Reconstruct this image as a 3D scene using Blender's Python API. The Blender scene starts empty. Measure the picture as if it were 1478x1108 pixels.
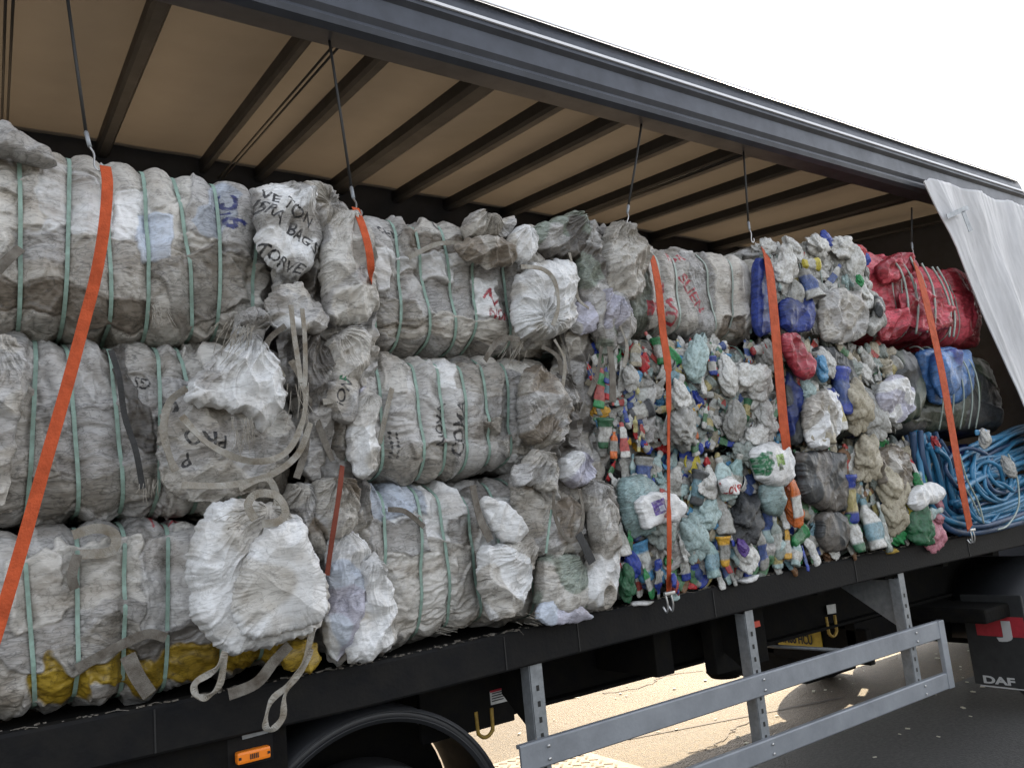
import bpy, bmesh, math, random
import numpy as np
from mathutils import Vector, Matrix
random.seed(7)
SC = bpy.context.scene
COL = SC.collection
# ------------------------------------------------------------------ camera
F, YAW, PITCH, ROLL, CD, CH = 1176.54, 0.620292, 0.158839, -0.0984836, 2.836463, 0.454169
_f = np.array([math.sin(YAW)*math.cos(PITCH), math.cos(YAW)*math.cos(PITCH), math.sin(PITCH)])
_r = np.array([math.cos(YAW), -math.sin(YAW), 0.0]); _u = np.cross(_r, _f)
_r2 = _r*math.cos(ROLL)+_u*math.sin(ROLL); _u2 = -_r*math.sin(ROLL)+_u*math.cos(ROLL)
CAM = np.array([0.0, -CD, CH])
cam_data = bpy.data.cameras.new('camera'); cam = bpy.data.objects.new('camera', cam_data)
COL.objects.link(cam); SC.camera = cam
cam_data.sensor_width = 36; cam_data.lens = F/1478*36; cam_data.clip_end = 3000; cam_data.clip_start = 0.05
cam.matrix_world = Matrix(((_r2[0], _u2[0], -_f[0], CAM[0]), (_r2[1], _u2[1], -_f[1], CAM[1]),
                           (_r2[2], _u2[2], -_f[2], CAM[2]), (0, 0, 0, 1)))
# ------------------------------------------------------------------ sky, sun, exposure
SUN_AZ, SUN_EL = math.radians(60), math.radians(33)
world = bpy.data.worlds.new('World'); SC.world = world; world.use_nodes = True
wn = world.node_tree; bg = wn.nodes['Background']
sky = wn.nodes.new('ShaderNodeTexSky'); sky.sky_type = 'NISHITA'; sky.sun_disc = False
sky.sun_elevation = SUN_EL; sky.sun_rotation = SUN_AZ; sky.dust_density = 3.0; sky.air_density = 1.0
hz = wn.nodes.new('ShaderNodeHueSaturation'); hz.inputs['Saturation'].default_value = .28      # thin high haze washes out the blue
wn.links.new(sky.outputs[0], hz.inputs['Color']); wn.links.new(hz.outputs[0], bg.inputs[0]); bg.inputs[1].default_value = 0.10
sd = bpy.data.lights.new('sun', 'SUN'); sd.energy = 4.2; sd.angle = math.radians(0.6); sd.color = (1, .84, .60)
so = bpy.data.objects.new('sun', sd); COL.objects.link(so)
sv = Vector((math.sin(SUN_AZ)*math.cos(SUN_EL), math.cos(SUN_AZ)*math.cos(SUN_EL), math.sin(SUN_EL)))
so.rotation_euler = sv.to_track_quat('Z', 'Y').to_euler()
SC.view_settings.view_transform = 'Standard'; SC.view_settings.look = 'None'
SC.view_settings.gamma = 1; SC.view_settings.exposure = 2.35
SC.render.engine = 'CYCLES'
try: SC.cycles.max_bounces = 8; SC.cycles.transparent_max_bounces = 8
except Exception: pass

def at(px, py, Y=None, Z=None, X=None):
    """a point of the photograph (1478 px wide) on one of the trailer's own planes"""
    d = _f*F+_r2*(px-739)-_u2*(py-554)
    if Y is not None: t = (Y-CAM[1])/d[1]
    elif Z is not None: t = (Z-CAM[2])/d[2]
    else: t = (X-CAM[0])/d[0]
    return CAM+t*d

# ------------------------------------------------------------------ tagging
def tag(o, label=None, cat=None, group=None, kind=None):
    if label: o['label'] = label
    if cat: o['category'] = cat
    if group: o['group'] = group
    if kind: o['kind'] = kind
    return o
def thing(name, label, cat, loc=(0, 0, 0), group=None):
    o = bpy.data.objects.new(name, None); COL.objects.link(o); o.location = loc; o.empty_display_size = .2
    return tag(o, label, cat, group)
def link(name, me, mat, parent=None, smooth=False):
    o = bpy.data.objects.new(name, me); COL.objects.link(o)
    if mat is not None and not me.materials: me.materials.append(mat)
    if parent is not None:
        o.parent = parent
        root = parent
        off = Vector((0, 0, 0))
        while root is not None: off += Vector(root.location); root = root.parent
        o.location = -off
    if smooth: me.polygons.foreach_set('use_smooth', [True]*len(me.polygons))
    return o

# ------------------------------------------------------------------ numpy noise
_rng = np.random.RandomState(3)
_T = _rng.rand(1024, 1024)*2-1
_A = _rng.rand(512, 512)*2*np.pi; _GX, _GY = np.cos(_A), np.sin(_A)
def noise(x, y, s=0):
    x = x+s*17.31+100; y = y+s*7.77+100
    xi = np.floor(x).astype(np.int64); yi = np.floor(y).astype(np.int64)
    fx = x-xi; fy = y-yi
    u = fx*fx*fx*(fx*(fx*6-15)+10); v = fy*fy*fy*(fy*(fy*6-15)+10)
    def g(a, b, dx, dy):
        i = (a+37*s) & 511; j = (b+59*s) & 511
        return _GX[i, j]*dx+_GY[i, j]*dy
    n0 = g(xi, yi, fx, fy)*(1-u)+g(xi+1, yi, fx-1, fy)*u
    n1 = g(xi, yi+1, fx, fy-1)*(1-u)+g(xi+1, yi+1, fx-1, fy-1)*u
    return (n0*(1-v)+n1*v)*1.45
def ridge(x, y, s, p=2.0):
    return np.clip(1-np.abs(noise(x, y, s))*1.5, 0, 1)**p
def fbm(x, y, s, o=3):
    t = 0; a = 1.0
    for i in range(o): t = t+a*noise(x*2**i, y*2**i, s+i*3); a *= .5
    return t
def smooth(a, b, x):
    t = np.clip((x-a)/(b-a), 0, 1); return t*t*(3-2*t)
def crumple(u, v, th, s, amp=1.0, scale=1.0, an=.78):
    """folded-cloth height in metres: long creases along angle th, broken by finer ones"""
    c, sn = math.cos(th), math.sin(th)
    wu = u+.045*noise(u*5, v*5, s+40)+.012*noise(u*19, v*19, s+41)
    wv = v+.045*noise(u*5, v*5, s+42)+.012*noise(u*19, v*19, s+43)
    a = (wu*c+wv*sn)/scale; b = (-wu*sn+wv*c)/scale*an
    def fold(x, y, q, bias=.35):
        sg = smooth(-.45-bias, .45-bias, noise(x*.4+3, y*.3, q+50))*2-1
        return -np.abs(noise(x, y, q))*sg
    m = smooth(-.3, .4, noise(u*4, v*4, s+9))
    h = .034*fold(a*1.7, b*4.6, s+1)+.026*fold(a*3.4+b*2.5, b*9.5-a*2, s+2)
    h = h+.018*fold(a*6-b*5, b*17+a*7, s+3)*(.5+.8*m)+.011*fold(a*9+b*4, b*33, s+4)*(1.5-m)
    h = h+.007*fold(a*22+b*22, b*38-a*20, s+6, .1)*(.4+m)+.0035*fold(a*20, b*80, s+5, .1)
    h = h+.012
    return h*amp
def grid_mesh(name, P, wrap=False, col=None):
    nu, ns = P.shape[:2]
    me = bpy.data.meshes.new(name)
    idx = np.arange(nu*ns).reshape(nu, ns)
    if wrap: idx = np.concatenate([idx, idx[:, :1]], 1)
    q = np.stack([idx[:-1, :-1], idx[:-1, 1:], idx[1:, 1:], idx[1:, :-1]], -1).reshape(-1, 4)
    me.vertices.add(nu*ns); me.vertices.foreach_set('co', P.reshape(-1).astype(np.float32))
    me.loops.add(len(q)*4); me.loops.foreach_set('vertex_index', q.reshape(-1).astype(np.int32))
    me.polygons.add(len(q)); me.polygons.foreach_set('loop_start', (np.arange(len(q))*4).astype(np.int32))
    me.polygons.foreach_set('use_smooth', np.ones(len(q), bool))
    me.update(calc_edges=True)
    if col is not None:
        ca = me.color_attributes.new('Col', 'FLOAT_COLOR', 'POINT')
        c4 = np.ones((nu*ns, 4), np.float32); c4[:, :3] = np.clip(col.reshape(-1, 3), .004, .95)
        ca.data.foreach_set('color', c4.reshape(-1))
    return me
def raw_mesh(name, V, Fc, smoothf=True):
    me = bpy.data.meshes.new(name); me.from_pydata([tuple(map(float, v)) for v in V], [], Fc)
    if smoothf: me.polygons.foreach_set('use_smooth', [True]*len(me.polygons))
    return me

# ------------------------------------------------------------------ mesh bits
class MB:
    def __init__(s): s.v = []; s.f = []
    def add(s, V, Fc):
        n = len(s.v); s.v += [tuple(map(float, p)) for p in V]; s.f += [tuple(i+n for i in f) for f in Fc]; return s
    def box(s, a, b, bev=0.0, M=None):
        bm = bmesh.new(); bmesh.ops.create_cube(bm, size=1)
        a = np.array(a, float); b = np.array(b, float); c = (a+b)/2; d = np.abs(b-a)
        for v in bm.verts: v.co = Vector((v.co.x*d[0], v.co.y*d[1], v.co.z*d[2]))
        if bev > 0: bmesh.ops.bevel(bm, geom=bm.edges[:], offset=min(bev, d.min()*.45), segments=2, affect='EDGES', profile=.6)
        bm.verts.ensure_lookup_table()
        V = [Vector(v.co) for v in bm.verts]
        if M is not None: V = [M @ v for v in V]
        V = [v+Vector(c) for v in V]
        Fc = [[v.index for v in f.verts] for f in bm.faces]; bm.free()
        return s.add(V, Fc)
    def tube(s, pts, r, n=8, closed=False):
        pts = [Vector(map(float, p)) for p in pts]; m = len(pts); rs = r if hasattr(r, '__len__') else [r]*m
        V = []; nrm = None
        for i in range(m):
            if closed: t = pts[(i+1) % m]-pts[i-1]
            else: t = pts[min(i+1, m-1)]-pts[max(i-1, 0)]
            if t.length < 1e-9: t = Vector((0, 0, 1))
            t.normalize()
            if nrm is None: nrm = t.orthogonal().normalized()
            nrm = (nrm-t*nrm.dot(t)); nrm = nrm.normalized() if nrm.length > 1e-6 else t.orthogonal().normalized()
            bn = t.cross(nrm)
            for k in range(n):
                a = 2*math.pi*k/n; V.append(pts[i]+(nrm*math.cos(a)+bn*math.sin(a))*rs[i])
        Fc = []
        for i in range(m if closed else m-1):
            j = (i+1) % m
            for k in range(n): Fc.append((i*n+k, i*n+(k+1) % n, j*n+(k+1) % n, j*n+k))
        if not closed: Fc.append(tuple(range(n-1, -1, -1))); Fc.append(tuple((m-1)*n+k for k in range(n)))
        return s.add(V, Fc)
    def prism(s, prof, x0, x1):          # profile of (y,z) swept along x
        n = len(prof); V = [(x0, p[0], p[1]) for p in prof]+[(x1, p[0], p[1]) for p in prof]
        Fc = [(i, (i+1) % n, n+(i+1) % n, n+i) for i in range(n)]+[tuple(range(n-1, -1, -1)), tuple(range(n, 2*n))]
        return s.add(V, Fc)
    def ribbon(s, pts, w, side, th=.003):
        """flat band along pts; side = list of vectors across the band"""
        m = len(pts); V = []
        for i in range(m):
            p = Vector(map(float, pts[i])); t = Vector(map(float, pts[min(i+1, m-1)]))-Vector(map(float, pts[max(i-1, 0)]))
            sd_ = Vector(side[i]) if isinstance(side, list) else Vector(side)
            if t.length < 1e-9: t = Vector((0, 0, 1))
            t.normalize(); sd_ = sd_-t*sd_.dot(t)
            sd_ = sd_.normalized() if sd_.length > 1e-6 else t.orthogonal().normalized(); nn = t.cross(sd_)
            ww = w[i] if hasattr(w, '__len__') else w
            V += [p+sd_*ww/2+nn*th/2, p-sd_*ww/2+nn*th/2, p-sd_*ww/2-nn*th/2, p+sd_*ww/2-nn*th/2]
        Fc = []
        for i in range(m-1):
            for k in range(4): Fc.append((i*4+k, i*4+(k+1) % 4, i*4+4+(k+1) % 4, i*4+4+k))
        Fc.append((3, 2, 1, 0)); Fc.append(tuple((m-1)*4+k for k in range(4)))
        return s.add(V, Fc)
    def build(s, name, mat, parent=None, smoothf=False):
        me = bpy.data.meshes.new(name); me.from_pydata(s.v, [], s.f); me.update()
        bm = bmesh.new(); bm.from_mesh(me); bmesh.ops.recalc_face_normals(bm, faces=bm.faces); bm.to_mesh(me); bm.free()
        o = link(name, me, mat, parent)
        if smoothf: me.polygons.foreach_set('use_smooth', [True]*len(me.polygons))
        return o
def catmull(pts, n=6, closed=False):
    P = [np.array(p, float) for p in pts]; out = []; m = len(P)
    for i in range(m if closed else m-1):
        g = (lambda k: P[k % m]) if closed else (lambda k: P[max(0, min(m-1, k))])
        a, b, c, d = g(i-1), g(i), g(i+1), g(i+2)
        for k in range(n):
            t = k/n; out.append(.5*((2*b)+(-a+c)*t+(2*a-5*b+4*c-d)*t*t+(-a+3*b-3*c+d)*t**3))
    if not closed: out.append(P[-1])
    return out

# ------------------------------------------------------------------ materials
def mat(name, base, rough=.6, metal=0.0, bump=0.0, bscale=40.0, var=0.0, vscale=6.0, spec=.5, tint=None):
    m = bpy.data.materials.new(name); m.use_nodes = True; nt = m.node_tree; b = nt.nodes['Principled BSDF']
    b.inputs['Roughness'].default_value = rough; b.inputs['Metallic'].default_value = metal
    b.inputs['Specular IOR Level'].default_value = spec
    b.inputs['Base Color'].default_value = (*base, 1)
    tc = nt.nodes.new('ShaderNodeTexCoord')
    if var > 0:
        n = nt.nodes.new('ShaderNodeTexNoise'); n.inputs['Scale'].default_value = vscale; n.inputs['Detail'].default_value = 8
        n.inputs['Roughness'].default_value = .65
        nt.links.new(tc.outputs['Object'], n.inputs['Vector'])
        r = nt.nodes.new('ShaderNodeValToRGB'); r.color_ramp.elements[0].position = .33; r.color_ramp.elements[1].position = .7
        t = tint or tuple(c*(1-var) for c in base)
        r.color_ramp.elements[0].color = (*t, 1); r.color_ramp.elements[1].color = (*base, 1)
        nt.links.new(n.outputs['Fac'], r.inputs['Fac']); nt.links.new(r.outputs['Color'], b.inputs['Base Color'])
        mr = nt.nodes.new('ShaderNodeMapRange'); mr.inputs['To Min'].default_value = min(1, rough+.2); mr.inputs['To Max'].default_value = max(.05, rough-.1)
        nt.links.new(n.outputs['Fac'], mr.inputs['Value']); nt.links.new(mr.outputs[0], b.inputs['Roughness'])
    if bump > 0:
        n2 = nt.nodes.new('ShaderNodeTexNoise'); n2.inputs['Scale'].default_value = bscale; n2.inputs['Detail'].default_value = 5
        nt.links.new(tc.outputs['Object'], n2.inputs['Vector'])
        bp = nt.nodes.new('ShaderNodeBump'); bp.inputs['Strength'].default_value = bump; bp.inputs['Distance'].default_value = .01
        nt.links.new(n2.outputs['Fac'], bp.inputs['Height']); nt.links.new(bp.outputs[0], b.inputs['Normal'])
    return m
def fabric_mat():
    m = bpy.data.materials.new('woven_plastic_fabric'); m.use_nodes = True; nt = m.node_tree; L = nt.links
    b = nt.nodes['Principled BSDF']; b.inputs['Roughness'].default_value = .42; b.inputs['Specular IOR Level'].default_value = .5
    at_ = nt.nodes.new('ShaderNodeAttribute'); at_.attribute_name = 'Col'
    tc = nt.nodes.new('ShaderNodeTexCoord')
    bw_ = nt.nodes.new('ShaderNodeRGBToBW'); L.new(at_.outputs['Color'], bw_.inputs[0])
    def gf(k):       # cleaner cloth is paler, grimy cloth darker: how much the dirt textures bite
        r_ = nt.nodes.new('ShaderNodeMapRange'); r_.inputs['From Min'].default_value = .38; r_.inputs['From Max'].default_value = .62
        r_.inputs['To Min'].default_value = k; r_.inputs['To Max'].default_value = k*.5; L.new(bw_.outputs[0], r_.inputs['Value']); return r_.outputs[0]
    # fibre streaks and grime
    mp = nt.nodes.new('ShaderNodeMapping'); mp.inputs['Scale'].default_value = (7, 20, 48); mp.inputs['Rotation'].default_value = (0, .35, 0)
    L.new(tc.outputs['Object'], mp.inputs['Vector'])
    n1 = nt.nodes.new('ShaderNodeTexNoise'); n1.inputs['Scale'].default_value = 1.6; n1.inputs['Detail'].default_value = 9; n1.inputs['Roughness'].default_value = .7; n1.inputs['Distortion'].default_value = .9
    L.new(mp.outputs[0], n1.inputs['Vector'])
    r1 = nt.nodes.new('ShaderNodeValToRGB'); e = r1.color_ramp.elements
    e[0].position = .40; e[0].color = (.30, .275, .245, 1); e[1].position = .50; e[1].color = (1, 1, 1, 1)
    L.new(n1.outputs['Fac'], r1.inputs['Fac'])
    n2 = nt.nodes.new('ShaderNodeTexNoise'); n2.inputs['Scale'].default_value = 5.5; n2.inputs['Detail'].default_value = 10; n2.inputs['Roughness'].default_value = .72; n2.inputs['Distortion'].default_value = .6
    L.new(tc.outputs['Object'], n2.inputs['Vector'])
    r2 = nt.nodes.new('ShaderNodeValToRGB'); e = r2.color_ramp.elements
    e[0].position = .4; e[0].color = (.50, .455, .40, 1); e[1].position = .6; e[1].color = (1, 1, 1, 1)
    L.new(n2.outputs['Fac'], r2.inputs['Fac'])
    m1 = nt.nodes.new('ShaderNodeMix'); m1.data_type = 'RGBA'; m1.blend_type = 'MULTIPLY'; L.new(gf(.30), m1.inputs[0])
    L.new(at_.outputs['Color'], m1.inputs[6]); L.new(r1.outputs[0], m1.inputs[7])
    m2 = nt.nodes.new('ShaderNodeMix'); m2.data_type = 'RGBA'; m2.blend_type = 'MULTIPLY'; L.new(gf(.75), m2.inputs[0])
    L.new(m1.outputs[2], m2.inputs[6]); L.new(r2.outputs[0], m2.inputs[7])
    # thin grimy crease marks
    last = m2.outputs[2]
    for sc_, rot_, wd, dep in (((5, 9, 17), .5, .020, .42), ((13, 20, 30), -.6, .026, .35), ((4, 6, 26), -.1, .02, .4)):
        mq = nt.nodes.new('ShaderNodeMapping'); mq.inputs['Scale'].default_value = sc_; mq.inputs['Rotation'].default_value = (0, rot_, 0); L.new(tc.outputs['Object'], mq.inputs['Vector'])
        nq = nt.nodes.new('ShaderNodeTexNoise'); nq.inputs['Scale'].default_value = 1; nq.inputs['Detail'].default_value = 3; nq.inputs['Distortion'].default_value = 1.1; L.new(mq.outputs[0], nq.inputs['Vector'])
        su = nt.nodes.new('ShaderNodeMath'); su.operation = 'SUBTRACT'; su.inputs[1].default_value = .5; L.new(nq.outputs['Fac'], su.inputs[0])
        ab = nt.nodes.new('ShaderNodeMath'); ab.operation = 'ABSOLUTE'; L.new(su.outputs[0], ab.inputs[0])
        rm = nt.nodes.new('ShaderNodeMapRange'); rm.inputs['From Max'].default_value = wd; rm.inputs['To Min'].default_value = dep; rm.inputs['To Max'].default_value = 1; L.new(ab.outputs[0], rm.inputs['Value'])
        mm = nt.nodes.new('ShaderNodeMix'); mm.data_type = 'RGBA'; mm.blend_type = 'MULTIPLY'; L.new(gf(.7), mm.inputs[0])
        L.new(last, mm.inputs[6]); L.new(rm.outputs[0], mm.inputs[7]); last = mm.outputs[2]
    L.new(last, b.inputs['Base Color'])
    # weave + small creases
    vo = nt.nodes.new('ShaderNodeTexNoise'); vo.inputs['Scale'].default_value = 62; vo.inputs['Detail'].default_value = 6; vo.inputs['Roughness'].default_value = .7
    vo.inputs['Distortion'].default_value = 1.2
    L.new(tc.outputs['Object'], vo.inputs['Vector'])
    bp = nt.nodes.new('ShaderNodeBump'); bp.inputs['Strength'].default_value = .22; bp.inputs['Distance'].default_value = .005
    L.new(vo.outputs['Fac'], bp.inputs['Height'])
    mp2 = nt.nodes.new('ShaderNodeMapping'); mp2.inputs['Scale'].default_value = (30, 60, 150); mp2.inputs['Rotation'].default_value = (0, -.5, 0)
    L.new(tc.outputs['Object'], mp2.inputs['Vector'])
    n4 = nt.nodes.new('ShaderNodeTexNoise'); n4.inputs['Scale'].default_value = 1; n4.inputs['Detail'].default_value = 4; n4.inputs['Distortion'].default_value = 1.5
    L.new(mp2.outputs[0], n4.inputs['Vector'])
    b2 = nt.nodes.new('ShaderNodeBump'); b2.inputs['Strength'].default_value = .14; b2.inputs['Distance'].default_value = .004
    L.new(n4.outputs['Fac'], b2.inputs['Height']); L.new(bp.outputs[0], b2.inputs['Normal']); L.new(b2.outputs[0], b.inputs['Normal'])
    return m
FAB = fabric_mat()
def plastic_mat():
    """rigid waste plastic: the colour of each piece comes from its own object colour, its label from a mask on the mesh"""
    m = bpy.data.materials.new('waste_plastic'); m.use_nodes = True; nt = m.node_tree; L = nt.links
    b = nt.nodes['Principled BSDF']; b.inputs['Roughness'].default_value = .24; b.inputs['Specular IOR Level'].default_value = .6
    oi = nt.nodes.new('ShaderNodeObjectInfo'); a = nt.nodes.new('ShaderNodeAttribute'); a.attribute_name = 'lab'
    rp = nt.nodes.new('ShaderNodeValToRGB'); rp.color_ramp.interpolation = 'CONSTANT'
    cs = [(.5, .5, .48), (.05, .09, .26), (.40, .06, .05), (.5, .5, .47), (.08, .2, .1), (.42, .36, .16), (.16, .28, .33), (.4, .4, .37), (.3, .3, .28), (.5, .52, .5)]
    e = rp.color_ramp.elements; e[0].color = (*cs[0], 1); e[1].position = .1; e[1].color = (*cs[1], 1)
    for i in range(2, 10): q = e.new(i/10); q.color = (*cs[i], 1)
    L.new(oi.outputs['Random'], rp.inputs['Fac'])
    mx = nt.nodes.new('ShaderNodeMix'); mx.data_type = 'RGBA'
    L.new(a.outputs['Fac'], mx.inputs[0]); L.new(oi.outputs['Color'], mx.inputs[6]); L.new(rp.outputs[0], mx.inputs[7])
    tc = nt.nodes.new('ShaderNodeTexCoord'); n = nt.nodes.new('ShaderNodeTexNoise'); n.inputs['Scale'].default_value = 14; n.inputs['Detail'].default_value = 9; n.inputs['Roughness'].default_value = .7
    L.new(tc.outputs['Object'], n.inputs['Vector'])
    r2 = nt.nodes.new('ShaderNodeValToRGB'); r2.color_ramp.elements[0].position = .38; r2.color_ramp.elements[0].color = (.42, .38, .33, 1); r2.color_ramp.elements[1].position = .56; r2.color_ramp.elements[1].color = (1, 1, 1, 1)
    L.new(n.outputs['Fac'], r2.inputs['Fac'])
    m2 = nt.nodes.new('ShaderNodeMix'); m2.data_type = 'RGBA'; m2.blend_type = 'MULTIPLY'; m2.inputs[0].default_value = .7
    L.new(mx.outputs[2], m2.inputs[6]); L.new(r2.outputs[0], m2.inputs[7]); L.new(m2.outputs[2], b.inputs['Base Color'])
    n3 = nt.nodes.new('ShaderNodeTexNoise'); n3.inputs['Scale'].default_value = 30; n3.inputs['Detail'].default_value = 4; n3.inputs['Distortion'].default_value = 1.5
    L.new(tc.outputs['Object'], n3.inputs['Vector'])
    bp = nt.nodes.new('ShaderNodeBump'); bp.inputs['Strength'].default_value = .5; bp.inputs['Distance'].default_value = .01
    L.new(n3.outputs['Fac'], bp.inputs['Height']); L.new(bp.outputs[0], b.inputs['Normal'])
    return m
PLAS = plastic_mat()
M = dict(
    black=mat('black_painted_steel', (.005, .0055, .007), .6, 0, .2, 60, .5, 9, tint=(.014, .013, .012), spec=.14),
    chassis=mat('grimy_chassis_paint', (.005, .005, .006), .85, 0, .3, 40, .6, 12, tint=(.011, .010, .008), spec=.1),
    rail=mat('blue_grey_anodised_rail', (.06, .067, .085), .38, .3, 0, 40, .35, 5),
    beam=mat('dark_grey_roof_beam', (.02, .022, .026), .5, .3, 0, 40, .3, 5),
    white=mat('white_trim', (.75, .76, .8), .4),
    galv=mat('galvanised_steel', (.30, .32, .34), .45, .5, .1, 80, .35, 25),
    alu=mat('brushed_aluminium_rail', (.29, .31, .34), .5, .25, .1, 60, .35, 3.5),
    tyre=mat('tyre_rubber', (.015, .015, .016), .8, 0, .2, 50, .4, 10),
    guardp=mat('black_mudguard_plastic', (.02, .021, .024), .42, 0, .05, 50, .3, 8),
    orange=mat('orange_polyester_webbing', (.52, .09, .028), .65, 0, .35, 160, .4, 26, spec=.2),
    oldorange=mat('faded_dirty_orange_webbing', (.20, .05, .03), .7, 0, .25, 220, .4, 14, spec=.2),
    cord=mat('black_rubber_cord', (.012, .012, .012), .6),
    steel=mat('zinc_plated_steel', (.5, .5, .5), .35, .8),
    strapg=mat('pale_green_baling_strap', (.28, .42, .36), .5, 0, .15, 90, .5, 30, tint=(.18, .25, .21)),
    wire=mat('pale_baling_wire', (.36, .42, .38), .45, .2, 0, 40, .3, 20),
    loop=mat('off_white_lifting_loop', (.36, .35, .32), .75, 0, .5, 260, .45, 22, tint=(.2, .17, .13), spec=.2),
    loopd=mat('grey_dirty_lifting_loop', (.22, .205, .18), .8, 0, .5, 260, .5, 22, tint=(.09, .075, .06), spec=.2),
    amber=mat('amber_lens', (.85, .22, .015), .25),
    yellow=mat('yellow_plate', (.55, .38, .03), .5, 0, 0, 40, .3, 20),
    ylw=mat('worn_yellow_paint', (.40, .25, .04), .5, 0, .2, 50, .5, 25),
    ink=mat('black_ink', (.01, .01, .01), .6),
    sticker=mat('white_sticker', (.55, .55, .53), .5, 0, 0, 40, .3, 40),
    redp=mat('red_reflective_panel', (.38, .02, .035), .4, 0, 0, 40, .3, 20),
    flap=mat('black_rubber_flap', (.02, .021, .022), .65, 0, .1, 40, .3, 12),
    flapw=mat('dull_white_lettering', (.42, .42, .42), .6),
    redlamp=mat('red_lens', (.45, .05, .03), .3),
    bluecab=mat('blue_plastic_pipe', (.03, .19, .36), .42, 0, .15, 60, .5, 8, tint=(.02, .12, .22)),
    darkcab=mat('dark_blue_plastic_pipe', (.02, .06, .14), .45, 0, .1, 60, .4, 8),
    paint=mat('worn_road_paint', (.62, .58, .46), .8, 0, .3, 60, .25, 12),
    slot=mat('dark_slots', (.06, .045, .035), .9),
    coalweb=mat('dark_webbing', (.045, .045, .045), .8, 0, .4, 200, .3, 20),
    slotl=mat('shallow_slots', (.11, .085, .06), .9),
    cream=mat('cream_tread_plate', (.20, .16, .11), .75, 0, .3, 60, .3, 18),
)

# ------------------------------------------------------------------ lettering printed into cloth
_bm_cache = {}
def text_bitmap(txt, H=56):
    if txt in _bm_cache: return _bm_cache[txt]
    cu = bpy.data.curves.new('t', 'FONT'); cu.body = txt; cu.size = 1; cu.resolution_u = 3; cu.offset = .018
    ob = bpy.data.objects.new('t', cu); COL.objects.link(ob)
    dg = bpy.context.evaluated_depsgraph_get(); dg.update()
    me = ob.evaluated_get(dg).to_mesh(); me.calc_loop_triangles()
    V = np.array([v.co[:2] for v in me.vertices]) if len(me.vertices) else np.zeros((1, 2))
    mn, mx = V.min(0)-.03, V.max(0)+.03; W = int((mx[0]-mn[0])*H)+2; Hh = int((mx[1]-mn[1])*H)+2
    B = np.zeros((Hh, W), np.float32); yy, xx = np.mgrid[0:Hh, 0:W]; 
    for t in me.loop_triangles:
        a, b, c = [(V[i]-mn)*H for i in t.vertices]
        x0, x1 = int(max(0, min(a[0], b[0], c[0])-1)), int(min(W, max(a[0], b[0], c[0])+2))
        y0, y1 = int(max(0, min(a[1], b[1], c[1])-1)), int(min(Hh, max(a[1], b[1], c[1])+2))
        if x1 <= x0 or y1 <= y0: continue
        X = xx[y0:y1, x0:x1]+.5; Y = yy[y0:y1, x0:x1]+.5
        def ed(p, q): return (q[0]-p[0])*(Y-p[1])-(q[1]-p[1])*(X-p[0])
        e1, e2, e3 = ed(a, b), ed(b, c), ed(c, a)
        ins = ((e1 >= -.5) & (e2 >= -.5) & (e3 >= -.5)) | ((e1 <= .5) & (e2 <= .5) & (e3 <= .5))
        B[y0:y1, x0:x1] = np.maximum(B[y0:y1, x0:x1], ins)
    ob.evaluated_get(dg).to_mesh_clear(); bpy.data.objects.remove(ob); bpy.data.curves.remove(cu)
    _bm_cache[txt] = B; return B
def stamp(col, X, Z, ok, txt, cx, cz, h, rot, ink, seed=0, warp=.012):
    if txt in ('BLOB', 'BOX'):        # printed patch of colour
        dx, dz = X-cx, Z-cz; c, s = math.cos(rot), math.sin(rot); a = (dx*c+dz*s)/h; b = (-dx*s+dz*c)/h
        d = (np.hypot(a, b*1.4) if txt == 'BLOB' else np.maximum(np.abs(a), np.abs(b)*1.2))+.25*noise(X*22, Z*22, seed+5)*(txt == 'BLOB')
        k = (smooth(.55, .48, d)*ok*(.7+.3*smooth(-.3, 0, noise(X*70, Z*70, seed+6))))[..., None]; return col*(1-k)+np.array(ink)*k
    B = text_bitmap(txt); Hh, W = B.shape; cap = .72*56
    dx = X-cx+warp*noise(X*14, Z*14, seed+70); dz = Z-cz+warp*noise(X*14, Z*14, seed+71)
    c, s = math.cos(rot), math.sin(rot)
    a = (dx*c+dz*s)/h*cap+W/2; b = (-dx*s+dz*c)/h*cap+Hh/2
    m = ok & (a >= 0) & (b >= 0) & (a < W-1) & (b < Hh-1)
    ai = np.clip(a.astype(int), 0, W-1); bi = np.clip(b.astype(int), 0, Hh-1)
    k = B[bi, ai]*m*(.62+.38*smooth(-.5, 0, noise(X*60, Z*60, seed+72)))
    return col*(1-k[..., None])+np.array(ink)*k[..., None]

TONES = {'white': (.70, .71, .72), 'blue': (.54, .60, .70), 'grey': (.44, .435, .43), 'beige': (.46, .44, .405), 'brown': (.25, .215, .175),
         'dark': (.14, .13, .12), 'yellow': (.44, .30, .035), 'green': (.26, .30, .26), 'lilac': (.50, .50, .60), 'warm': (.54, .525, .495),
         'red': (.66, .09, .13), 'dred': (.38, .035, .055), 'dgreen': (.055, .075, .05), 'navy': (.02, .04, .2), 'royal': (.03, .06, .32), 'sky': (.07, .2, .5), 'coal': (.05, .055, .06), 'sea': (.26, .37, .38)}

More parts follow.
